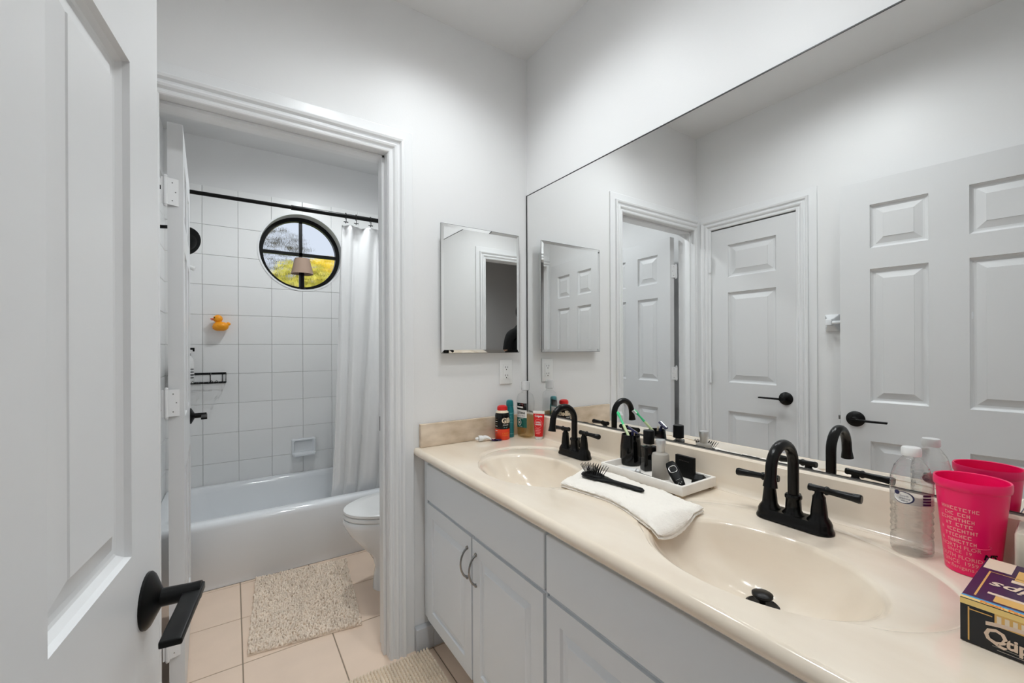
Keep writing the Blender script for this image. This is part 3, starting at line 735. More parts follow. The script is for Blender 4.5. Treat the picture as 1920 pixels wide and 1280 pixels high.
G().box(-.024, .024, -.015, .015, .0, .078).obj('bottle', 'smoke', pf, bevel=.004, seg=3)
G().lathe([(.010, .078), (.010, .088)], 20).obj('collar', 'dark_chrome', pf); G().lathe([(.0175, .086), (.0175, .126), (.0165, .128), (0, .128)], 28).obj('cap', 'black', pf)
fr = thing('frosted_bottle', (1.081, .812, ZF), 0, 'frosted glass cologne bottle with silver cap in the tray', 'bottle')
G().lathe([(.023, 0), (.0255, .003), (.0255, .066), (.023, .073), (.0125, .077), (.0115, .080)], 32).obj('bottle', 'frost', fr)
G().lathe([(.0125, .079), (.0125, .097)], 28).obj('neck_band', 'satin', fr); G().lathe([(.0150, .097), (.0150, .112), (.0135, .115), (0, .1155)], 28).obj('cap', 'satin', fr)
bx = thing('thin_black_box', (1.146, .772, ZF), radians(-4), 'thin black box standing upright at the back of the tray', 'box')
G().box(-.006, .006, -.032, .032, 0, .064).obj('box', 'black_matte', bx, bevel=.001)
blur_print(.034, .0028, planemap((-.0062, 0, .050), (0, -1, 0), (0, 0, 1)), 'dark_chrome', bx, 9)
cl = thing('hair_clipper', (1.052, .742, ZF + .001), 0, 'black hair clipper with silver ring leaning in the tray', 'clipper')
Bq = Vector((1.034, .708, ZF + .0085)); Tq = Vector((1.076, .778, ZF + .056)); xa_ = (Bq - Tq).normalized()
nz_ = Vector((-.75, -.35, .55)); nz_ = (nz_ - xa_*nz_.dot(xa_)).normalized(); ya_ = nz_.cross(xa_)
Bq = Bq - Vector((1.052, .742, ZF + .001)) - nz_*.011
mx = Matrix(((xa_.x, ya_.x, nz_.x, Bq.x), (xa_.y, ya_.y, nz_.y, Bq.y), (xa_.z, ya_.z, nz_.z, Bq.z), (0, 0, 0, 1)))
CL = []
for x, hw_, th in ((0, .010, .006), (.006, .0125, .009), (.030, .0150, .010), (.055, .0165, .011), (.078, .0150, .010), (.088, .012, .008)):
    CL.append([(-x, hw_*math.copysign(abs(cos(t))**.6, cos(t)), .011 + th*math.copysign(abs(sin(t))**.6, sin(t))) for t in [2*pi*i/20 for i in range(20)]])
G().loft(CL, mx=mx).obj('clipper_body', 'black_matte', cl)
G().tube([(-.056 + .0115*math.copysign(abs(cos(t))**.7, cos(t)), .0105*math.copysign(abs(sin(t))**.7, sin(t)), .0225) for t in [2*pi*i/24 for i in range(24)]], .0011, 6, mx, closed=True).obj('silver_ring', 'chrome', cl)
g = G()
for k in range(4): g.ball((-.005 - .003*(k % 2), -.006 + .004*k, .0195), .0011, 6, mx)
g.obj('indicator_dots', 'white_print', cl); G().tube([(-.018, -.006, .0215), (-.018, .006, .0215)], .0007, 6, mx).obj('pale_line', 'chrome', cl)
ct = thing('clipper_guard', (1.130, .716, ZF), radians(25), 'black clipper guard lying in the near corner of the tray', 'guard')
L = [[(-.017, y, 0), (.017, y, 0), (.017, y, .012*k_ + .006), (.004, y, .020*k_ + .004), (-.017, y, .010*k_ + .004)] for y, k_ in ((-.017, .6), (-.010, 1), (.012, 1), (.019, .4))]
G().loft(L).obj('guard_body', 'black_matte', ct, bevel=.002)
for k in range(4): G().box(-.016 + k*.009, -.0115 + k*.009, -.023, -.016, .001, .009).obj('guard_tooth', 'black_matte', ct)
pp = thing('travel_toothpaste', (1.050, .925, ZF), radians(96), 'crumpled small white tube lying at the front of the tray', 'tube')
EL = []
for k in range(9):
    s_ = k / 8; hw_ = .010 + .004*s_; th = .006*(1 - s_) + .0012
    EL.append([(-.045 + .080*s_, hw_*cos(t) + .002*sin(k), th*1.05 + th*sin(t) + .001*(k % 2)) for t in [2*pi*i/14 for i in range(14)]])
G().loft(EL[::-1]).obj('tube_body', 'white_plastic', pp)
G().lathe([(.006, 0), (.0065, .010), (.004, .011)], 14, Matrix.Translation((-.046, 0, .0075)) @ Matrix.Rotation(-pi/2, 4, 'Y')).obj('cap', 'white_plastic', pp)
bk = thing('black_comb', (1.040, .836, ZF), radians(-3), 'flat black comb lying along the front of the tray', 'comb')
G().box(-.008, .008, -.058, .045, 0, .004).obj('comb_spine', 'black_gloss', bk, bevel=.001)
g = G()
for k in range(24): g.box(.008, .020, -.056 + k*.0042, -.0536 + k*.0042, .0005, .003)
g.obj('comb_teeth', 'black_gloss', bk, smooth=False)

# ================================================================== towel with the hairbrush
def towel_obj():
    t = thing('hand_towel', (.89, .80, ZT), 0, 'folded cream hand towel draped from the worktop into the near sink', 'towel')
    Apt, Bpt, Cpt, Dpt = Vector((.990, 1.035)), Vector((.806, .955)), Vector((.772, .585)), Vector((.972, .604))
    nu, nv = 60, 34
    def edge(s_): return .012*sin(pi*s_)*0 + .010*sin(pi*min(1, s_*1.2))
    def surf(s_, v):      # s_ along the long side, v across from front to back
        f0 = Bpt.lerp(Cpt, s_); f0 = f0 + Vector((.036*sin(pi*s_)**1.5, 0)); b0 = Apt.lerp(Dpt, s_) + Vector((.012*sin(pi*s_), 0))
        p = f0.lerp(b0, v)
        droop = 0
        r_ = math.hypot((p.x - .849)/.152, (p.y - .430)/.206)
        if r_ < .985: droop = -min(.03, .12*(.985 - r_))
        return p, droop
    rnd = random.Random(3)
    def top(layer, z0, th, nm, shrink):
        g = G(); V = {}; LOW = {}
        for i in range(nu + 1):
            for j in range(nv + 1):
                s_, v = i/nu, j/nv
                s2 = shrink + (1 - 2*shrink)*s_ if layer else s_; v2 = v
                p, dr = surf(s2, v2)
                e = min(v, 1 - v, s_*2, (1 - s_)*2); rd = th*(1 - math.sqrt(max(0, 1 - (1 - min(1, e*12))**2)))
                z = z0 + th - rd*.8 + dr + .0016*rnd.uniform(-1, 1) + .0015*sin(s_*17 + v*9)
                V[i, j] = (p.x - .89 + .0008*rnd.uniform(-1, 1), p.y - .80 + .0008*rnd.uniform(-1, 1), max(z, z0 + dr + .0015)); LOW[i, j] = dr
        vs = []; idx = {}
        for k_, p in V.items(): idx[k_] = len(vs); vs.append(p)
        fs = [(idx[i, j], idx[i+1, j], idx[i+1, j+1], idx[i, j+1]) for i in range(nu) for j in range(nv)]
        lo = len(vs)
        for k_, p in V.items(): vs.append((p[0], p[1], z0 + LOW[k_]))
        fs += [(lo + a, lo + d, lo + c, lo + b) for a, b, c, d in fs[:]]
        bd = [(i, 0) for i in range(nu)] + [(nu, j) for j in range(nv)] + [(i, nv) for i in range(nu, 0, -1)] + [(0, j) for j in range(nv, 0, -1)]
        for a, b in zip(bd, bd[1:] + bd[:1]): fs.append((idx[b], idx[a], lo + idx[a], lo + idx[b]))
        return g.add(vs, fs).obj(nm, 'towel', t)
    top(0, .001, .008, 'bottom_fold', 0); top(1, .0085, .009, 'top_fold', .004)
    return t
towel_obj()
hb = thing('hairbrush', (.905, .895, ZT + .0195), radians(-84), 'black paddle hairbrush lying bristles up on the cream towel', 'hairbrush')
# local +x runs from the head to the handle
HB = []
for x, hw_, z, th in ((-.062, .004, .006, .003), (-.058, .014, .005, .005), (-.045, .023, .0045, .006), (-.022, .0275, .004, .0065), (.0, .026, .004, .0065), (.022, .020, .004, .006), (.036, .013, .004, .006), (.052, .0095, .004, .0055),
                      (.075, .0095, .004, .0055), (.105, .012, .004, .0055), (.130, .013, .004, .0055), (.143, .0105, .004, .005), (.150, .004, .004, .003)):
    HB.append([(x, hw_*cos(t), z + th*sin(t)) for t in [2*pi*i/18 for i in range(18)]])
G().loft(HB).obj('brush_body', 'black', hb)
G().ball((-.018, 0, .009), (.036, .022, .0075), 16).obj('cushion', 'black_matte', hb)
g = G()
for i in range(-6, 7):
    for j in range(-4, 5):
        x, y = i*.0066 + (.0033 if j % 2 else 0), j*.0056
        if (x/.034)**2 + (y/.0205)**2 < 1:
            b0 = Vector((-.018 + x, y, .014)); d = Vector((x*.45, y*.6, .021)); g.cyl(tuple(b0), tuple(b0 + d), .0007, n=4); g.ball(tuple(b0 + d), .0012, 6)
g.obj('bristles', 'black', hb)
G().lathe([(.0048, 0), (.0048, .0006)], 14, Matrix.Translation((.138, 0, .0092))).obj('hang_hole', 'black_matte', hb)

# ================================================================== near end: bottle, cup, holder, swab box
wbt = thing('water_bottle', (1.125, .2555, ZT + .0008), 0, 'clear plastic water bottle with white cap beside the pink cup', 'bottle')
BP = [(.027, 0), (.0315, .004), (.0325, .012), (.0320, .030)]
z = .030
for k in range(5): BP += [(.0305, z + .004), (.0325, z + .009)]; z += .013
BP += [(.0325, .100), (.0325, .140), (.0320, .148), (.026, .170), (.016, .186), (.0125, .190), (.0125, .200)]
G().lathe(BP, 40).obj('bottle', 'ribbed_clear', wbt)
G().lathe([(r - .0012, z_ + .0012) for r, z_ in BP if z_ < .131] + [(.0312, .132)], 40).obj('water', 'water', wbt)
G().lathe([(.0150, .192), (.0155, .194), (.0155, .206), (.0140, .2085), (0, .2085)], 28).obj('cap', 'white_plastic', wbt)
fa = math.atan2(-.2555, -1.125)
G().loft([[(r*cos(a), r*sin(a), z_) for a in [fa - 1.4 + 2.8*i/30 for i in range(31)]] for r, z_ in ((.0329, .101), (.0329, .126))], False, False, closed=False).obj('label_band', 'label_film', wbt)
f = cylmap(.0331, fa + .28, .1135) ; n = 28
mp_ = lambda cx_, cz_, ra, rb, d0, mat_, nm: G().add([cylmap(.0331, fa, .1135)(cx_ + ra*cos(2*pi*i/n), cz_ + rb*sin(2*pi*i/n), d0) for i in range(n)], [tuple(range(n))]).obj(nm, mat_, wbt, smooth=False)
mp_(-.012, 0, .0165, .0118, .0002, 'navy', 'label_oval'); mp_(-.013, 0, .0148, .0102, .0005, 'white_print', 'label_oval'); mp_(-.022, .008, .0045, .0042, .0008, 'navy', 'logo_dot')
for k, s_ in enumerate(('PURIFIED', 'drinking', 'water')): text(s_, (.0032, .0052, .0046)[k], cylmap(.0331, fa - .012/.0331 + .06, .1165 - k*.0045), 'navy', wbt, depth=.001)
for k in range(4): cylpatch(.0331, fa + .50, fa + .95, .103 + k*.0055, .1068 + k*.0055, .0005).obj('label_stripe', 'purple', wbt)

cup = thing('pink_cup', (1.122, .1735, ZT + .0008), 0, 'hot pink plastic souvenir cup with pale printed lines', 'cup')
rf = lambda z_: .0345 + (.0485 - .0345)*z_/.168
G().lathe([(.030, .0015), (.0345, 0), (rf(.08), .08), (rf(.150), .150), (.0492, .152), (.0500, .156), (.0500, .166), (.0492, .168), (.0468, .167), (rf(.150) - .0018, .150), (.0335, .006), (0, .005)], 48).obj('cup_body', 'pink', cup)
fa = math.atan2(-.1735, -1.122)
def cupmap(face, zc):
    return lambda u, v, d: ((rf(zc+v)+d)*cos(face + u/rf(zc)), (rf(zc+v)+d)*sin(face + u/rf(zc)), zc + v)
LN = [('', .118), ('', .108), ('', .0985), ('', .089), ('', .079), ('', .069), ('', .059), ('NORTH FLOR', .049), ('SINCE  19', .0405), ('SOUTH FLORIDA', .0305), ('SINCE  1959', .021), ('www.flanigans.net', .012)]
for k, (s_, zc) in enumerate(LN):
    if k < 7: blur_print((.050, .034, .046, .036, .050, .034, .056)[k], .0062, cupmap(fa - .40 - .04*(k % 3), zc), 'pink_print', cup, k); continue
    text(s_, .0095 if k not in (8,) else .0085, cupmap(fa - .40 - .02*(k % 3), zc), 'pink_print', cup, squeeze=.95, depth=.0006)
G().tube([cupmap(fa + .22, .062)(.016*cos(t), .0045*sin(t) - .004, .0005) for t in [-1.9 + 2.6*i/14 for i in range(15)]], .0009, 6).obj('printed_arc', 'pink_rim', cup)
text("N'S", .013, cupmap(fa + .62, .040), 'black', cup, bold=.0006, shear=.2, depth=.0008)

ho = thing('toothbrush_holder', (1.116, .088, ZT + .0008), radians(3), 'beige stone toothbrush holder with square openings behind the swab box', 'holder')
def holder():
    L = [rrect(-.040, .040, -.030, .030, .006, .0), rrect(-.042, .042, -.032, .032, .007, .004), rrect(-.042, .042, -.032, .032, .007, .098), rrect(-.040, .040, -.030, .030, .006, .101)]
    me = G().loft(L).mesh('holder_body')
    c = G()
    for x in (-.020, .020): c.box(x - .0145, x + .0145, -.022, .022, .02, .2)
    return boolcut(me, c.mesh('c'))
hm = holder(); hm.materials.clear(); hm.materials.append(MATS['stone']); link('holder_body', hm, None, ho)

qb = thing('cotton_swab_box', (.845, .142, ZT + .0008), 0, 'dark cotton swab box with gold pictures at the near end of the worktop', 'box')
QX, QY, QZ = .190, -.090, .060
G().box(0, QX, QY, 0, .0004, QZ).obj('carton', 'qblack', qb, bevel=.0008)
top_ = planemap((0, 0, QZ + .0004), (0, -1, 0), (1, 0, 0))      # u: to the right seen from the room, v: away from the room
def patch(mapf, u0, u1, v0, v1, mat, d=.0, nm='print'):
    return G().add([mapf(u0, v0, d), mapf(u1, v0, d), mapf(u1, v1, d), mapf(u0, v1, d)], [(0, 1, 2, 3)]).obj(nm, mat, qb, smooth=False)
patch(top_, 0, .090, .012, .190, 'purple', nm='top_face')
patch(top_, 0, .090, .0, .0075, 'qyellow', .0002, 'yellow_strip'); patch(top_, 0, .090, .0075, .0125, 'qblue', .0002, 'blue_strip')
text('Fresh Pack', .010, top_ and (lambda u, v, d: planemap((0, 0, QZ + .0004), (0, -1, 0), (1, 0, 0))(u + .040, v + .0038, d)), 'orange', qb, depth=.0006, bold=.0003)
patch(top_, .002, .031, .140, .189, 'cardboard', .0003, 'torn_flap')
patch(top_, .036, .090, .120, .165, 'gold', .0003, 'gold_picture')
patch(top_, .034, .090, .108, .119, 'cardboard', .0004, 'ribbon')
patch(top_, .028, .090, .018, .040, 'gold', .0003, 'gold_picture'); patch(top_, .020, .090, .040, .047, 'cardboard', .0004, 'ribbon')
patch(top_, .010, .012, .020, .130, 'gold', .0003, 'gold_line'); patch(top_, .012, .060, .128, .1295, 'gold', .0003, 'gold_line')
G().add([top_(.058 + .014*cos(2*pi*i/24), .176 + .007*sin(2*pi*i/24), .0004) for i in range(24)], [tuple(range(24))]).obj('pale_seal', 'cream', qb, smooth=False)
text('I N N', .010, lambda u, v, d: top_(u + .062, v + .148, d), 'purple', qb, depth=.0007)
text('Q-tips', .032, lambda u, v, d: top_(.060 - u*1.0, .080 - v, d), 'cardboard', qb, depth=.0007, shear=.25, bold=.0006)
fr_ = planemap((-.0004, 0, 0), (0, -1, 0), (0, 0, 1))
patch(fr_, 0, .090, .052, .0596, 'qyellow', nm='yellow_strip'); patch(fr_, .0075, .009, .004, .050, 'gold', .0002, 'gold_line'); patch(fr_, .009, .030, .0465, .0478, 'gold', .0002, 'gold_line')
patch(fr_, .032, .062, .036, .052, 'gold', .0002, 'gold_picture')
for k in range(4): patch(fr_, .034 + k*.007, .038 + k*.007, .038, .050, 'cream', .0003, 'swab_picture')
G().loft([[fr_(.024 + .066*i/12, zc + .0045*sin(pi*i/12), .0004) for i in range(13)] for zc in (.0335, .0385)], False, False, closed=False).obj('ribbon', 'cardboard', qb, smooth=False)
text('Q', .027, lambda u, v, d: fr_(u + .033, v + .021, d), 'cardboard', qb, depth=.0006, bold=.0007); text('tips', .020, lambda u, v, d: fr_(u + .056, v + .018, d), 'cardboard', qb, depth=.0006, bold=.0007)
patch(fr_, .030, .085, .0085, .0093, 'dark_chrome', .0003, 'fine_print'); patch(fr_, .034, .085, .0045, .0055, 'dark_chrome', .0003, 'fine_print')

# ================================================================== towel bar on the left wall (behind the open door)
tbr = thing('towel_bar', (XL, .60, 1.363), 0, 'white ceramic towel bar on the left wall behind the open door, seen in the mirror', 'towel bar')
for y in (.294, -.20):
    G().loft([[(.0, y - .032, -.045), (.0, y + .032, -.045), (.0, y + .032, .045), (.0, y - .032, .045)], [(.010, y - .030, -.043), (.010, y + .030, -.043), (.010, y + .030, .043), (.010, y - .030, .043)],
              [(.030, y - .016, -.014), (.030, y + .016, -.014), (.030, y + .016, .024), (.030, y - .016, .024)], [(.060, y - .014, -.014), (.060, y + .014, -.014), (.060, y + .014, .018), (.060, y - .014, .018)]]).obj('bracket', 'porcelain', tbr, bevel=.004)
G().cyl((.045, -.20, .0), (.045, .294, .0), .009, n=16).obj('bar', 'porcelain', tbr)

# ================================================================== tub room
tub = thing('bathtub', (.40, 3.035, 0), 0, 'white built-in bathtub along the tiled back wall', 'bathtub')
bx0, bx1, by0, by1 = TX0 + .007 - .40, TX1 - .003 - .40, 2.655 - 3.035, TY1 - .005 - 3.035
def rl(i, z, r): return rrect(bx0 + i, bx1 - i, by0 + i, by1 - i, r, z, 8)
def inner(dx0, dx1, dy0, dy1, r, z): return rrect(bx0 + dx0, bx1 - dx1, by0 + dy0, by1 - dy1, r, z, 8)
RZ = .345
L = [inner(0, 0, .006, 0, .002, .001), inner(0, 0, .006, 0, .002, .045), inner(0, 0, 0, 0, .002, .055), inner(0, 0, 0, 0, .003, RZ - .034), inner(0, 0, .003, 0, .006, RZ - .018), inner(.0, .0, .010, 0, .010, RZ - .007), inner(.004, .004, .020, .002, .014, RZ - .001), inner(.012, .012, .034, .008, .02, RZ),
     inner(.055, .055, .066, .040, .09, RZ), inner(.066, .066, .078, .050, .11, RZ - .004), inner(.075, .075, .088, .058, .12, RZ - .014), inner(.084, .082, .096, .064, .125, RZ - .035), inner(.11, .13, .115, .085, .13, RZ - .16), inner(.14, .20, .135, .105, .13, .10), inner(.20, .28, .18, .15, .12, .085)]
G().loft(L).obj('tub_shell', 'porcelain', tub)
tag(bpy.data.objects['tub_shell'])
# toilet, facing left
to = thing('toilet', (.80, 2.205, 0), 0, 'white toilet with closed lid beside the tub, half hidden by the door frame', 'toilet')
def egg(xf, xb, wd, z, n=40, p=2.0):
    P = []; xm = xb - .42*(xb - xf)
    for i in range(n):
        t = 2*pi*i/n; c, s_ = cos(t), sin(t)
        P.append(((xm + (xb - xm)*math.copysign(abs(c)**.7, c)) if c > 0 else (xm + (xm - xf)*c), wd*math.copysign(abs(s_)**(.85 if c > 0 else 1), s_), z))
    return P
O = .80
G().loft([egg(.600-O, .98-O, .105, .001), egg(.603-O, .97-O, .100, .05), egg(.612-O, .96-O, .098, .11), egg(.598-O, .95-O, .104, .17), egg(.545-O, .94-O, .130, .23), egg(.488-O, .93-O, .158, .30), egg(.458-O, .93-O, .176, .355), egg(.452-O, .93-O, .180, .375), egg(.456-O, .93-O, .178, .388)]).obj('bowl', 'porcelain', to)
G().loft([egg(.460-O, .90-O, .176, .390), egg(.456-O, .90-O, .180, .396), egg(.458-O, .90-O, .179, .408), egg(.464-O, .90-O, .174, .411)]).obj('seat', 'white_plastic', to)
G().loft([egg(.462-O, .91-O, .176, .4135), egg(.457-O, .91-O, .180, .418), egg(.458-O, .91-O, .179, .428), egg(.470-O, .90-O, .170, .434), egg(.53-O, .86-O, .11, .437)]).obj('lid', 'white_plastic', to)
G().box(.965-O, 1.160-O, -.21, .21, .39, .72).obj('tank', 'porcelain', to, bevel=.015, seg=4); G().box(.955-O, 1.165-O, -.22, .22, .722, .755).obj('tank_lid', 'porcelain', to, bevel=.008, seg=3)
G().box(.93-O, 1.0-O, -.12, .12, .12, .40).obj('neck', 'porcelain', to, bevel=.02, seg=3)
# shower rod, rings, curtain
rod = thing('curtain_rod', (TX0 + .007, 2.752, 2.062), 0, 'black shower curtain rod across the tub', 'curtain rod')
G().cyl((0, 0, 0), (.66, 0, .004), .0105, n=18).obj('rod_section', 'black', rod); G().cyl((.64, 0, .004), (1.518, 0, .010), .0135, n=18).obj('rod_section', 'black', rod)
for x in (0, 1.505): G().cyl((x, 0, x*.0066), (x + .014, 0, x*.0066), .026, .020, 20).obj('end_flange', 'black', rod)
for k, x in enumerate((.590, .652, .741)):
    h = thing('curtain_hook', (x, 2.752, 2.062), 0, ('first black curtain hook, at the loose edge of the curtain', 'second black curtain hook from the loose edge of the curtain', 'third black curtain hook, nearest the door casing')[k], 'curtain hook', 'black shower curtain hooks')
    G().tube([(0, .0175*cos(t), .006 + .0175*sin(t)) for t in [-1.2 + 4.6*i/14 for i in range(15)]] + [(0, -.012, -.030), (0, -.004, -.040), (0, .004, -.036)], .0022, 6).obj('hook_wire', 'black', h)
    G().box(-.014, .014, -.010, -.005, -.036, -.031).obj('hook_bar', 'black', h, bevel=.001)
cu = thing('shower_curtain', (.80, 2.80, .20), 0, 'white shower curtain bunched at the right end of the tub', 'curtain')
def curtain():
    g = G(); nu, nz = 110, 60; V = []
    for j in range(nz + 1):
        z = .235 + (2.020 - .235)*j/nz; h = (z - .235)/1.785
        xl = .492 + .083*h**.8; xr = .97 + .15*h**.5
        for i in range(nu + 1):
            s_ = i/nu; ph = (s_ + .06*sin(s_*7 + 1.3*h))*6.2*2*pi
            amp = (.013 + .010*(1 - h)) * min(1, s_*6 + .35)
            y = 2.772 + amp*sin(ph + .5*sin(3*h)) + .006*sin(ph*2.3 + 5*h)
            if z < .40: y = max(y, 2.756 + .036*min(1, (.40 - z)/.06))
            x = xl + (xr - xl)*s_ + .010*cos(ph)*.6
            zz = z
            if j > nz - 3: zz = z - .012*(1 - abs(cos(ph/2)))*(1 if j == nz else .6)
            V.append((x - .80, y - 2.80, zz - .20))
    f = [(j*(nu+1)+i, j*(nu+1)+i+1, (j+1)*(nu+1)+i+1, (j+1)*(nu+1)+i) for j in range(nz) for i in range(nu)]
    o = g.add(V, f).obj('curtain_sheet', 'curtain', cu)
    md = o.modifiers.new('s', 'SOLIDIFY'); md.thickness = .0012
curtain()
# soap dish set into the tile
sd = thing('soap_dish', (.431, TY1 - .0045, .526), 0, 'white ceramic soap dish fixed to the tile above the tub rim', 'soap dish')
g = G(); W_, H_ = .079, .061
L = [rrect(-W_, W_, -H_, H_, .012, 0), rrect(-W_, W_, -H_, H_, .012, .022), rrect(-W_+.004, W_-.004, -H_+.004, H_-.004, .012, .030), rrect(-W_+.011, W_-.011, -H_+.012, H_-.011, .012, .030), rrect(-W_+.020, W_-.020, -H_+.024, H_-.020, .012, .004)]
g.loft([[(x, -z, y - (z*.0)) for x, y, z in l] for l in L]).obj('dish_back', 'porcelain', sd)
L2 = []
for zz, dep in ((-.061, .020), (-.057, .066), (-.048, .074), (-.036, .072), (-.033, .026)):
    L2.append([(x, y, zz) for x, y in ((-W_+.003, 0), (W_-.003, 0), (W_-.003, -dep*.75), (W_-.014, -dep), (-W_+.014, -dep), (-W_+.003, -dep*.75))])
G().loft(L2).obj('dish_tray', 'porcelain', sd, bevel=.003)
# rubber duck stuck on the tile
dk = thing('rubber_duck', (-.068, TY1 - .050, 1.368), 0, 'orange rubber duck stuck on the tiled wall', 'duck')
DL = []
for z, a, b, cx_ in ((-.006, .020, .016, 0), (-.002, .032, .026, 0), (.008, .042, .034, .001), (.022, .044, .036, .001), (.036, .040, .032, .002), (.046, .030, .024, .001), (.052, .018, .016, -.004), (.055, .012, .012, -.010)):
    DL.append([(cx_ + a*cos(t) + (.010*max(0, (z - .015)/.03) if cos(t) > .75 and z < .048 else 0), b*sin(t), z) for t in [2*pi*i/24 for i in range(24)]])
G().loft(DL).obj('body', 'duck', dk)
G().ball((-.012, 0, .072), (.0265, .025, .026), 18).obj('head', 'duck', dk)
G().ball((.044, 0, .040), (.014, .016, .012), 12).obj('tail', 'duck', dk)
for s_ in (-1, 1): G().ball((.006, s_*.030, .026), (.024, .009, .015), 12).obj('wing', 'duck', dk)
bk_ = G().ball((-.042, 0, .071), (.013, .010, .0035), 10).ball((-.041, 0, .064), (.010, .009, .003), 10).obj('beak', 'duck_beak', dk)
for s_ in (-1, 1): G().ball((-.030, s_*.0185, .078), .0042, 10).obj('eye', 'black_gloss', dk)
G().cyl((0, .034, .03), (0, .0455, .03), .014, .018, 16).obj('suction_cup', 'white_plastic', dk)
# wire caddy with pump bottle
cy = thing('shower_caddy', (-.175, TY1 - .0045, 1.02), 0, 'black wire shower caddy on the tiled wall', 'caddy')
X0, X1, D_ = -.150, .138, -.112
def wire(pts, r=.0022, nm='wire', closed=False): return G().tube(pts, r, 6, closed=closed).obj(nm, 'black', cy)
G().box(X0, X1, -.004, 0, .054, .066).obj('back_rail', 'black', cy, bevel=.001)
wire([(X0, -.004, .060), (X0, D_, .060), (X0 + .20, D_, .060), (X0 + .205, D_, .055), (X0 + .205, D_, .002)], .0030)
wire([(X0, -.004, .003), (X0, D_, .003), (X1, D_, .003), (X1, -.004, .003)], .0030, 'bottom_frame')
wire([(X0, -.006, .003), (X1, -.006, .003)], .0030, 'bottom_frame')
wire([(X1, -.004, .060), (X1, D_, .030), (X1, D_, .003)]); wire([(X1 - .02, -.004, .060), (X1 - .02, -.004, .003)]); wire([(X0 + .205, D_, .060), (X0 + .205, -.004, .060)], .0025)
for k in range(11): wire([(X0 + .012 + k*.026, -.005, .003), (X0 + .012 + k*.026, D_, .003)], .0015)
for k in range(1, 4): wire([(X0, -.112*k/4, .003), (X1, -.112*k/4, .003)], .0015)
for x in (.062, .088, -.035): wire([(x - .006, D_, .003)] + [(x - .006 + .012*(i/8), D_, .010 + .010*sin(pi*i/8)) for i in range(9)] + [(x + .006, D_, .003)], .0013, 'front_hook')
pu = thing('pump_bottle', (-.236, TY1 - .068, 1.0265), 0, 'white pump bottle with black pump in the shower caddy', 'bottle')
G().lathe([(.030, 0), (.032, .003), (.032, .12), (.028, .150), (.020, .166), (.0135, .172)], 28).obj('bottle', 'white_plastic', pu)
G().lathe([(.0145, .172), (.0145, .188), (.006, .190), (.005, .212)], 18).obj('pump_collar', 'black', pu)
G().box(-.012, .034, -.007, .007, .211, .224).box(.024, .034, -.006, .006, .200, .214).obj('pump_head', 'black', pu, bevel=.002)
for k in range(4): cylpatch(.0321, -2.6, -.4, .03 + .018*k, .038 + .018*k).obj('fine_print', 'dark_chrome', pu)
pu2 = thing('shampoo_bottle', (-.290, TY1 - .055, 1.0265), 0, 'white shampoo bottle at the left end of the shower caddy', 'bottle')
G().loft(oval_loops([(.024, .020, 0), (.026, .022, .004), (.026, .022, .12), (.020, .018, .145), (.011, .011, .150)])).obj('bottle', 'white_plastic', pu2)
G().lathe([(.013, .150), (.013, .172), (0, .173)], 18).obj('cap', 'black', pu2)
for k in range(5): G().box(-.018, .018, -.0232, -.0222, .03 + .016*k, .036 + .016*k).obj('fine_print', 'dark_chrome', pu2)
# shower head on the left tub wall
sh = thing('shower_sprayer', (TX0 + .006, 3.06, 1.93), 0, 'black round shower head with arm, half hidden by the open door', 'shower head')
G().lathe([(.030, 0), (.028, .006), (.012, .010)], 24, Matrix.Rotation(pi/2, 4, 'Y')).obj('wall_flange', 'black', sh)
G().tube([(0, 0, 0), (.05, 0, .005), (.085, 0, -.012), (.105, 0, -.040)], .010, 12).obj('shower_arm', 'black', sh)
mx = Matrix.Translation((.100, 0, -.050)) @ Vector((.62, -.68, -.38)).to_track_quat('Z', 'Y').to_matrix().to_4x4()
G().lathe([(.012, 0), (.018, .012), (.055, .030), (.078, .044), (.082, .052), (.080, .062), (.070, .066), (0, .066)], 36, mx).obj('head_disc', 'black', sh)
g = G()
for k in range(12): g.lathe([(.004, .064), (.003, .071)], 8, mx @ Matrix.Translation((.076*cos(k*pi/6), .076*sin(k*pi/6), -.010)))
g.obj('nozzles', 'black', sh)
G().lathe([(.040, .070), (.046, .078), (.030, .086), (0, .088)], 24, mx).obj('spray_plate', 'black', sh)
G().tube([(.100, .0, -.09), (.120, .01, -.16), (.130, .0, -.205), (.172, 0, -.222)], [.007, .008, .010, .014], 10).obj('hand_spray', 'white_plastic', sh)

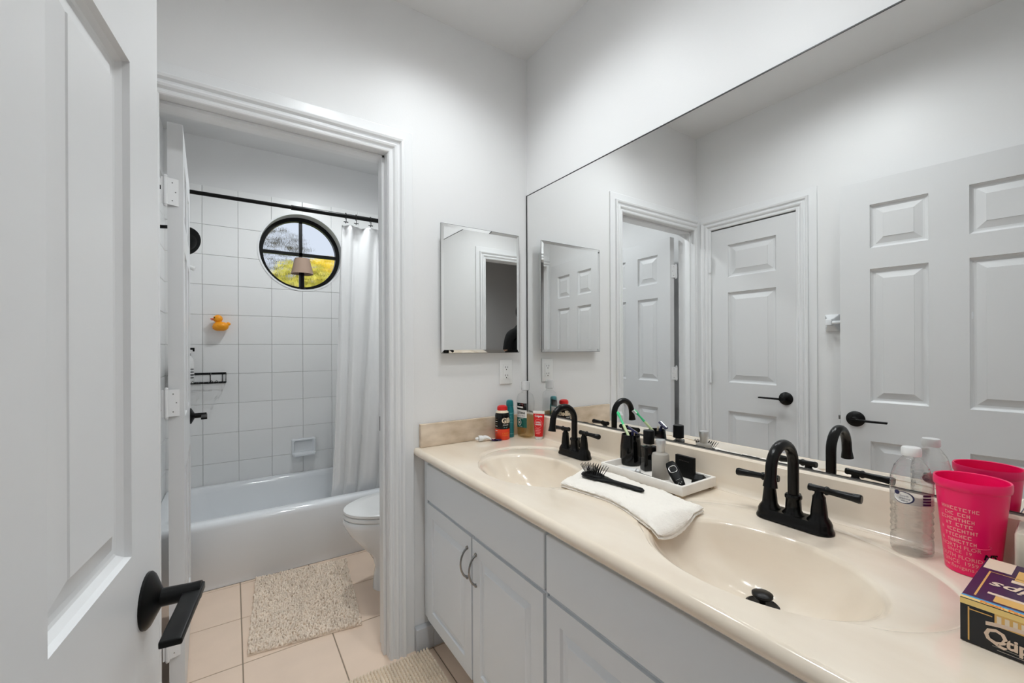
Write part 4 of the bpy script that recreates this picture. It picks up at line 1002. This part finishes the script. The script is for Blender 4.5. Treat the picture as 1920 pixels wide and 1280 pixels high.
# ================================================================== mats
def mat_obj(name, corners, label, mat, mode, nu, nv, z=.0):
    cx_ = sum(c[0] for c in corners)/4; cy_ = sum(c[1] for c in corners)/4
    t = thing(name, (cx_, cy_, z), 0, label, 'bath mat')
    Cn = [Vector((c[0]-cx_, c[1]-cy_)) for c in corners]
    def at(u, v): return Cn[0].lerp(Cn[1], u).lerp(Cn[3].lerp(Cn[2], u), v)
    L = [[(*at(u, v), zz) for u, v in [(i/12, 0) for i in range(12)] + [(1, i/12) for i in range(12)] + [(1-i/12, 1) for i in range(12)] + [(0, 1-i/12) for i in range(12)]] for zz in (.001, .006)]
    G().loft(L).obj('backing', mat if mode == 'shag' else mat, t)
    # four tuft shapes placed over the mat, joined into one pile
    rnd = random.Random(11); protos = []
    for k in range(4):
        g = G().ball((0, 0, 0), (1, 1, 1), 6); protos.append((g.v, g.f))
    vs, fs = [], []
    for j in range(nv):
        for i in range(nu):
            if mode == 'shag': u, v = (i + rnd.uniform(.1, .9))/nu, (j + rnd.uniform(.1, .9))/nv
            else: u, v = (i + .5 + rnd.uniform(-.06, .06))/nu, (j + .5 + rnd.uniform(-.06, .06))/nv
            p = at(u, v); n = len(vs)
            if mode == 'shag':
                a = rnd.uniform(0, 2*pi); tl = rnd.uniform(-.6, .6); r1, r2, h_ = rnd.uniform(.005, .0072), rnd.uniform(.0045, .0062), rnd.uniform(.008, .012); zc = .009 + rnd.uniform(-.002, .004)
                R = Euler((tl, rnd.uniform(-.6, .6), a)).to_matrix()
            else:
                r1, r2, h_ = .0052, .0052, rnd.uniform(.0100, .0115); zc = .0095; R = Euler((0, 0, rnd.uniform(-.3, .3))).to_matrix()
            for x, y, zz in protos[0][0]:
                q = R @ Vector((x*r1, y*r2, zz*h_)); vs.append((p.x + q.x, p.y + q.y, max(.0015, zc + q.z)))
            fs += [tuple(a_ + n for a_ in f_) for f_ in protos[0][1]]
    me = bpy.data.meshes.new('pile'); me.from_pydata(vs, [], fs)
    for p in me.polygons: p.use_smooth = True
    o = link('pile', me, mat, t); o['kind'] = 'stuff'
    return t
mat_obj('bath_mat', [(.045, 2.003), (.478, 1.942), (.545, 2.585), (.100, 2.640)], 'beige shaggy bath mat in front of the tub', 'rug', 'shag', 48, 70)
mat_obj('bath_mat', [(.215, 1.050), (.662, 1.050), (.662, 1.628), (.215, 1.628)], 'cream bobble bath mat by the vanity at the bottom edge', 'rug2', 'bobble', 36, 46)

# ================================================================== small lamp standing in the round window
lp = thing('table_lamp', (WC[0] + .002, 3.452, WC[1] - WR + .0045), 0, 'small lamp with beige tapered shade standing in the round window', 'lamp')
G().lathe([(.024, .0005), (.026, .003), (.022, .010), (.014, .014), (.0135, .13)], 24).obj('stem', 'black', lp)
G().lathe([(.0755, .118), (.050, .232), (.0485, .232), (.074, .118)], 40, cap0=False, cap1=False).obj('lamp_shade', 'shade', lp)
G().lathe([(.049, .228), (.049, .230)], 32).obj('shade_top', 'shade', lp)

# ================================================================== outdoors
tag(G().box(-12, 14, 3.75, 30, -.4, -.35).obj('ground', 'lawn'), 'lawn outside the round window', 'ground', kind='structure')
def tree(name, x, y, zc, rx, rz_, mat, label, n, seed, leaf=.05):
    t = thing(name, (x, y, -.35), 0, label, 'tree', 'trees outside the round window')
    rnd = random.Random(seed); vs, fs = [], []
    G().tube([(0, 0, 0), (.05, 0, zc*.5), (0, .02, zc + .2)], [.10, .08, .04], 10).obj('trunk', 'bark', t)
    for k in range(6):
        a = k*1.05; G().tube([(0, 0, zc*.6), (.3*cos(a), .2*sin(a), zc), (rx*.8*cos(a), rx*.6*sin(a), zc + .7*rz_*rnd.uniform(-.4, 1))], [.04, .025, .008], 6).obj('branch', 'bark', t)
    for k in range(n):
        a, b, r = rnd.uniform(0, 2*pi), math.asin(rnd.uniform(-1, 1)), rnd.uniform(.3, 1)**.5
        c = Vector((rx*r*cos(b)*cos(a), rx*r*cos(b)*sin(a), zc + .35 + rz_*r*sin(b)))
        R = Euler((rnd.uniform(0, 6), rnd.uniform(0, 6), rnd.uniform(0, 6))).to_matrix(); s_ = leaf*rnd.uniform(.6, 1.4); m = len(vs)
        for q in ((-1, 0, 0), (0, -.45, .1), (1, 0, 0), (0, .45, .1)): vs.append(tuple(c + R @ (Vector(q)*s_)))
        fs.append((m, m+1, m+2, m+3))
    me = bpy.data.meshes.new('foliage'); me.from_pydata(vs, [], fs); o = link('foliage', me, mat, t); o['kind'] = 'stuff'
tree('leafy_tree', 1.85, 10.2, 2.70, .75, .62, 'yellow_leaf', 'sunlit yellow-green tree at the lower right of the round window', 2600, 1)
tree('leafy_tree', .95, 7.6, 2.20, .62, .48, 'green_leaf', 'low yellow-green bush seen at the bottom of the round window', 1500, 2)
tree('leafy_tree', 1.00, 12.9, 3.55, .95, .95, 'olive_leaf', 'dark thin-leaved tree at the left of the round window', 900, 3, .06)

# ================================================================== person behind the camera (a dark shoulder in the cabinet mirror)
def skin(name, verts, edges, radii, mat, parent, sub=2, root=0):
    me = bpy.data.meshes.new(name); me.from_pydata(verts, edges, []); o = link(name, me, mat, parent)
    md = o.modifiers.new('skin', 'SKIN'); md.use_smooth_shade = True
    for k, sv in enumerate(me.skin_vertices[0].data):
        r = radii[k]; sv.radius = r if isinstance(r, tuple) else (r, r); sv.use_root = k == root
    ms = o.modifiers.new('sub', 'SUBSURF'); ms.levels = ms.render_levels = sub
    return o
pe = thing('person', (-.23, -.46, 0), 0, 'person in dark clothes behind the doorway, a dark shoulder in the cabinet mirror', 'person')
V = [(0, 0, .95), (0, .01, 1.12), (0, 0, 1.30), (0, 0, 1.41), (0, .01, 1.49), (0, .02, 1.58), (0, .025, 1.66)]; E = [(0, 1), (1, 2), (2, 3), (3, 4), (4, 5), (5, 6)]
RD = [(.15, .11), (.14, .10), (.165, .11), (.10, .08), (.058, .058), (.075, .088), (.07, .082)]
for s_ in (-1, 1):
    n = len(V); V += [(s_*.17, 0, 1.375), (s_*.215, -.01, 1.12), (s_*.23, .03, .88), (s_*.235, .05, .80)]; E += [(3, n), (n, n+1), (n+1, n+2), (n+2, n+3)]; RD += [.062, .046, .034, .028]
    n = len(V); V += [(s_*.09, 0, .88), (s_*.10, .01, .50), (s_*.10, -.01, .10), (s_*.10, .13, .045)]; E += [(0, n), (n, n+1), (n+1, n+2), (n+2, n+3)]; RD += [.095, .066, .048, .042]
skin('body', V, E, RD, 'jacket', pe)
for s_ in (-1, 1):
    w0 = Vector((s_*.235, .052, .80)); V = [tuple(w0), tuple(w0 + Vector((0, .004, -.045))), tuple(w0 + Vector((0, .008, -.085)))]; E = [(0, 1), (1, 2)]; RD = [(.026, .020), (.036, .016), (.038, .014)]
    for k, ln in enumerate((.062, .075, .080, .070)):
        b0 = w0 + Vector((0, .038 - .020*k, -.090)); n = len(V); V += [tuple(b0), tuple(b0 + Vector((-s_*.006, .002, -ln*.5))), tuple(b0 + Vector((-s_*.022, .004, -ln)))]; E += [(2, n), (n, n+1), (n+1, n+2)]; RD += [.009, .0085, .0075]
    n = len(V); V += [tuple(w0 + Vector((-s_*.010, .040, -.050))), tuple(w0 + Vector((-s_*.020, .060, -.085)))]; E += [(1, n), (n, n+1)]; RD += [.011, .009]
    skin('hand', V, E, RD, 'skin', pe, 1)
G().ball((0, .035, 1.605), (.073, .086, .108), 18).obj('face', 'skin', pe); G().ball((0, .012, 1.632), (.082, .094, .098), 18).obj('hair', 'hair', pe)
G().ball((0, .126, 1.595), (.012, .016, .020), 10).obj('nose', 'skin', pe); G().ball((0, .116, 1.555), (.024, .008, .007), 10).obj('mouth', 'duck_beak', pe)
for s_ in (-1, 1): G().ball((s_*.030, .112, 1.612), (.011, .008, .006), 10).obj('eye', 'white_print', pe); G().ball((s_*.076, .025, 1.600), (.010, .020, .030), 10).obj('ear', 'skin', pe)

# ================================================================== lamps
downlight(.70, 1.22, CEIL, 29, 'recessed ceiling downlight over the far sink', 140)
downlight(.54, .42, CEIL, 22, 'recessed ceiling downlight over the near sink', 120)
downlight(.40, .78, CEIL, 29, 'added unseen fill downlight over the walkway', 172, .7)  # added lamp, evens out the light on the doors and left wall
downlight(.56, 2.54, CEIL, 50, 'recessed ceiling downlight in the tub room', 172, .6)
downlight(.35, -1.1, CEIL, 90, 'added unseen fill downlight in the hall behind the camera', 150)  # added lamp, brightens the hall reflected in the cabinet mirror
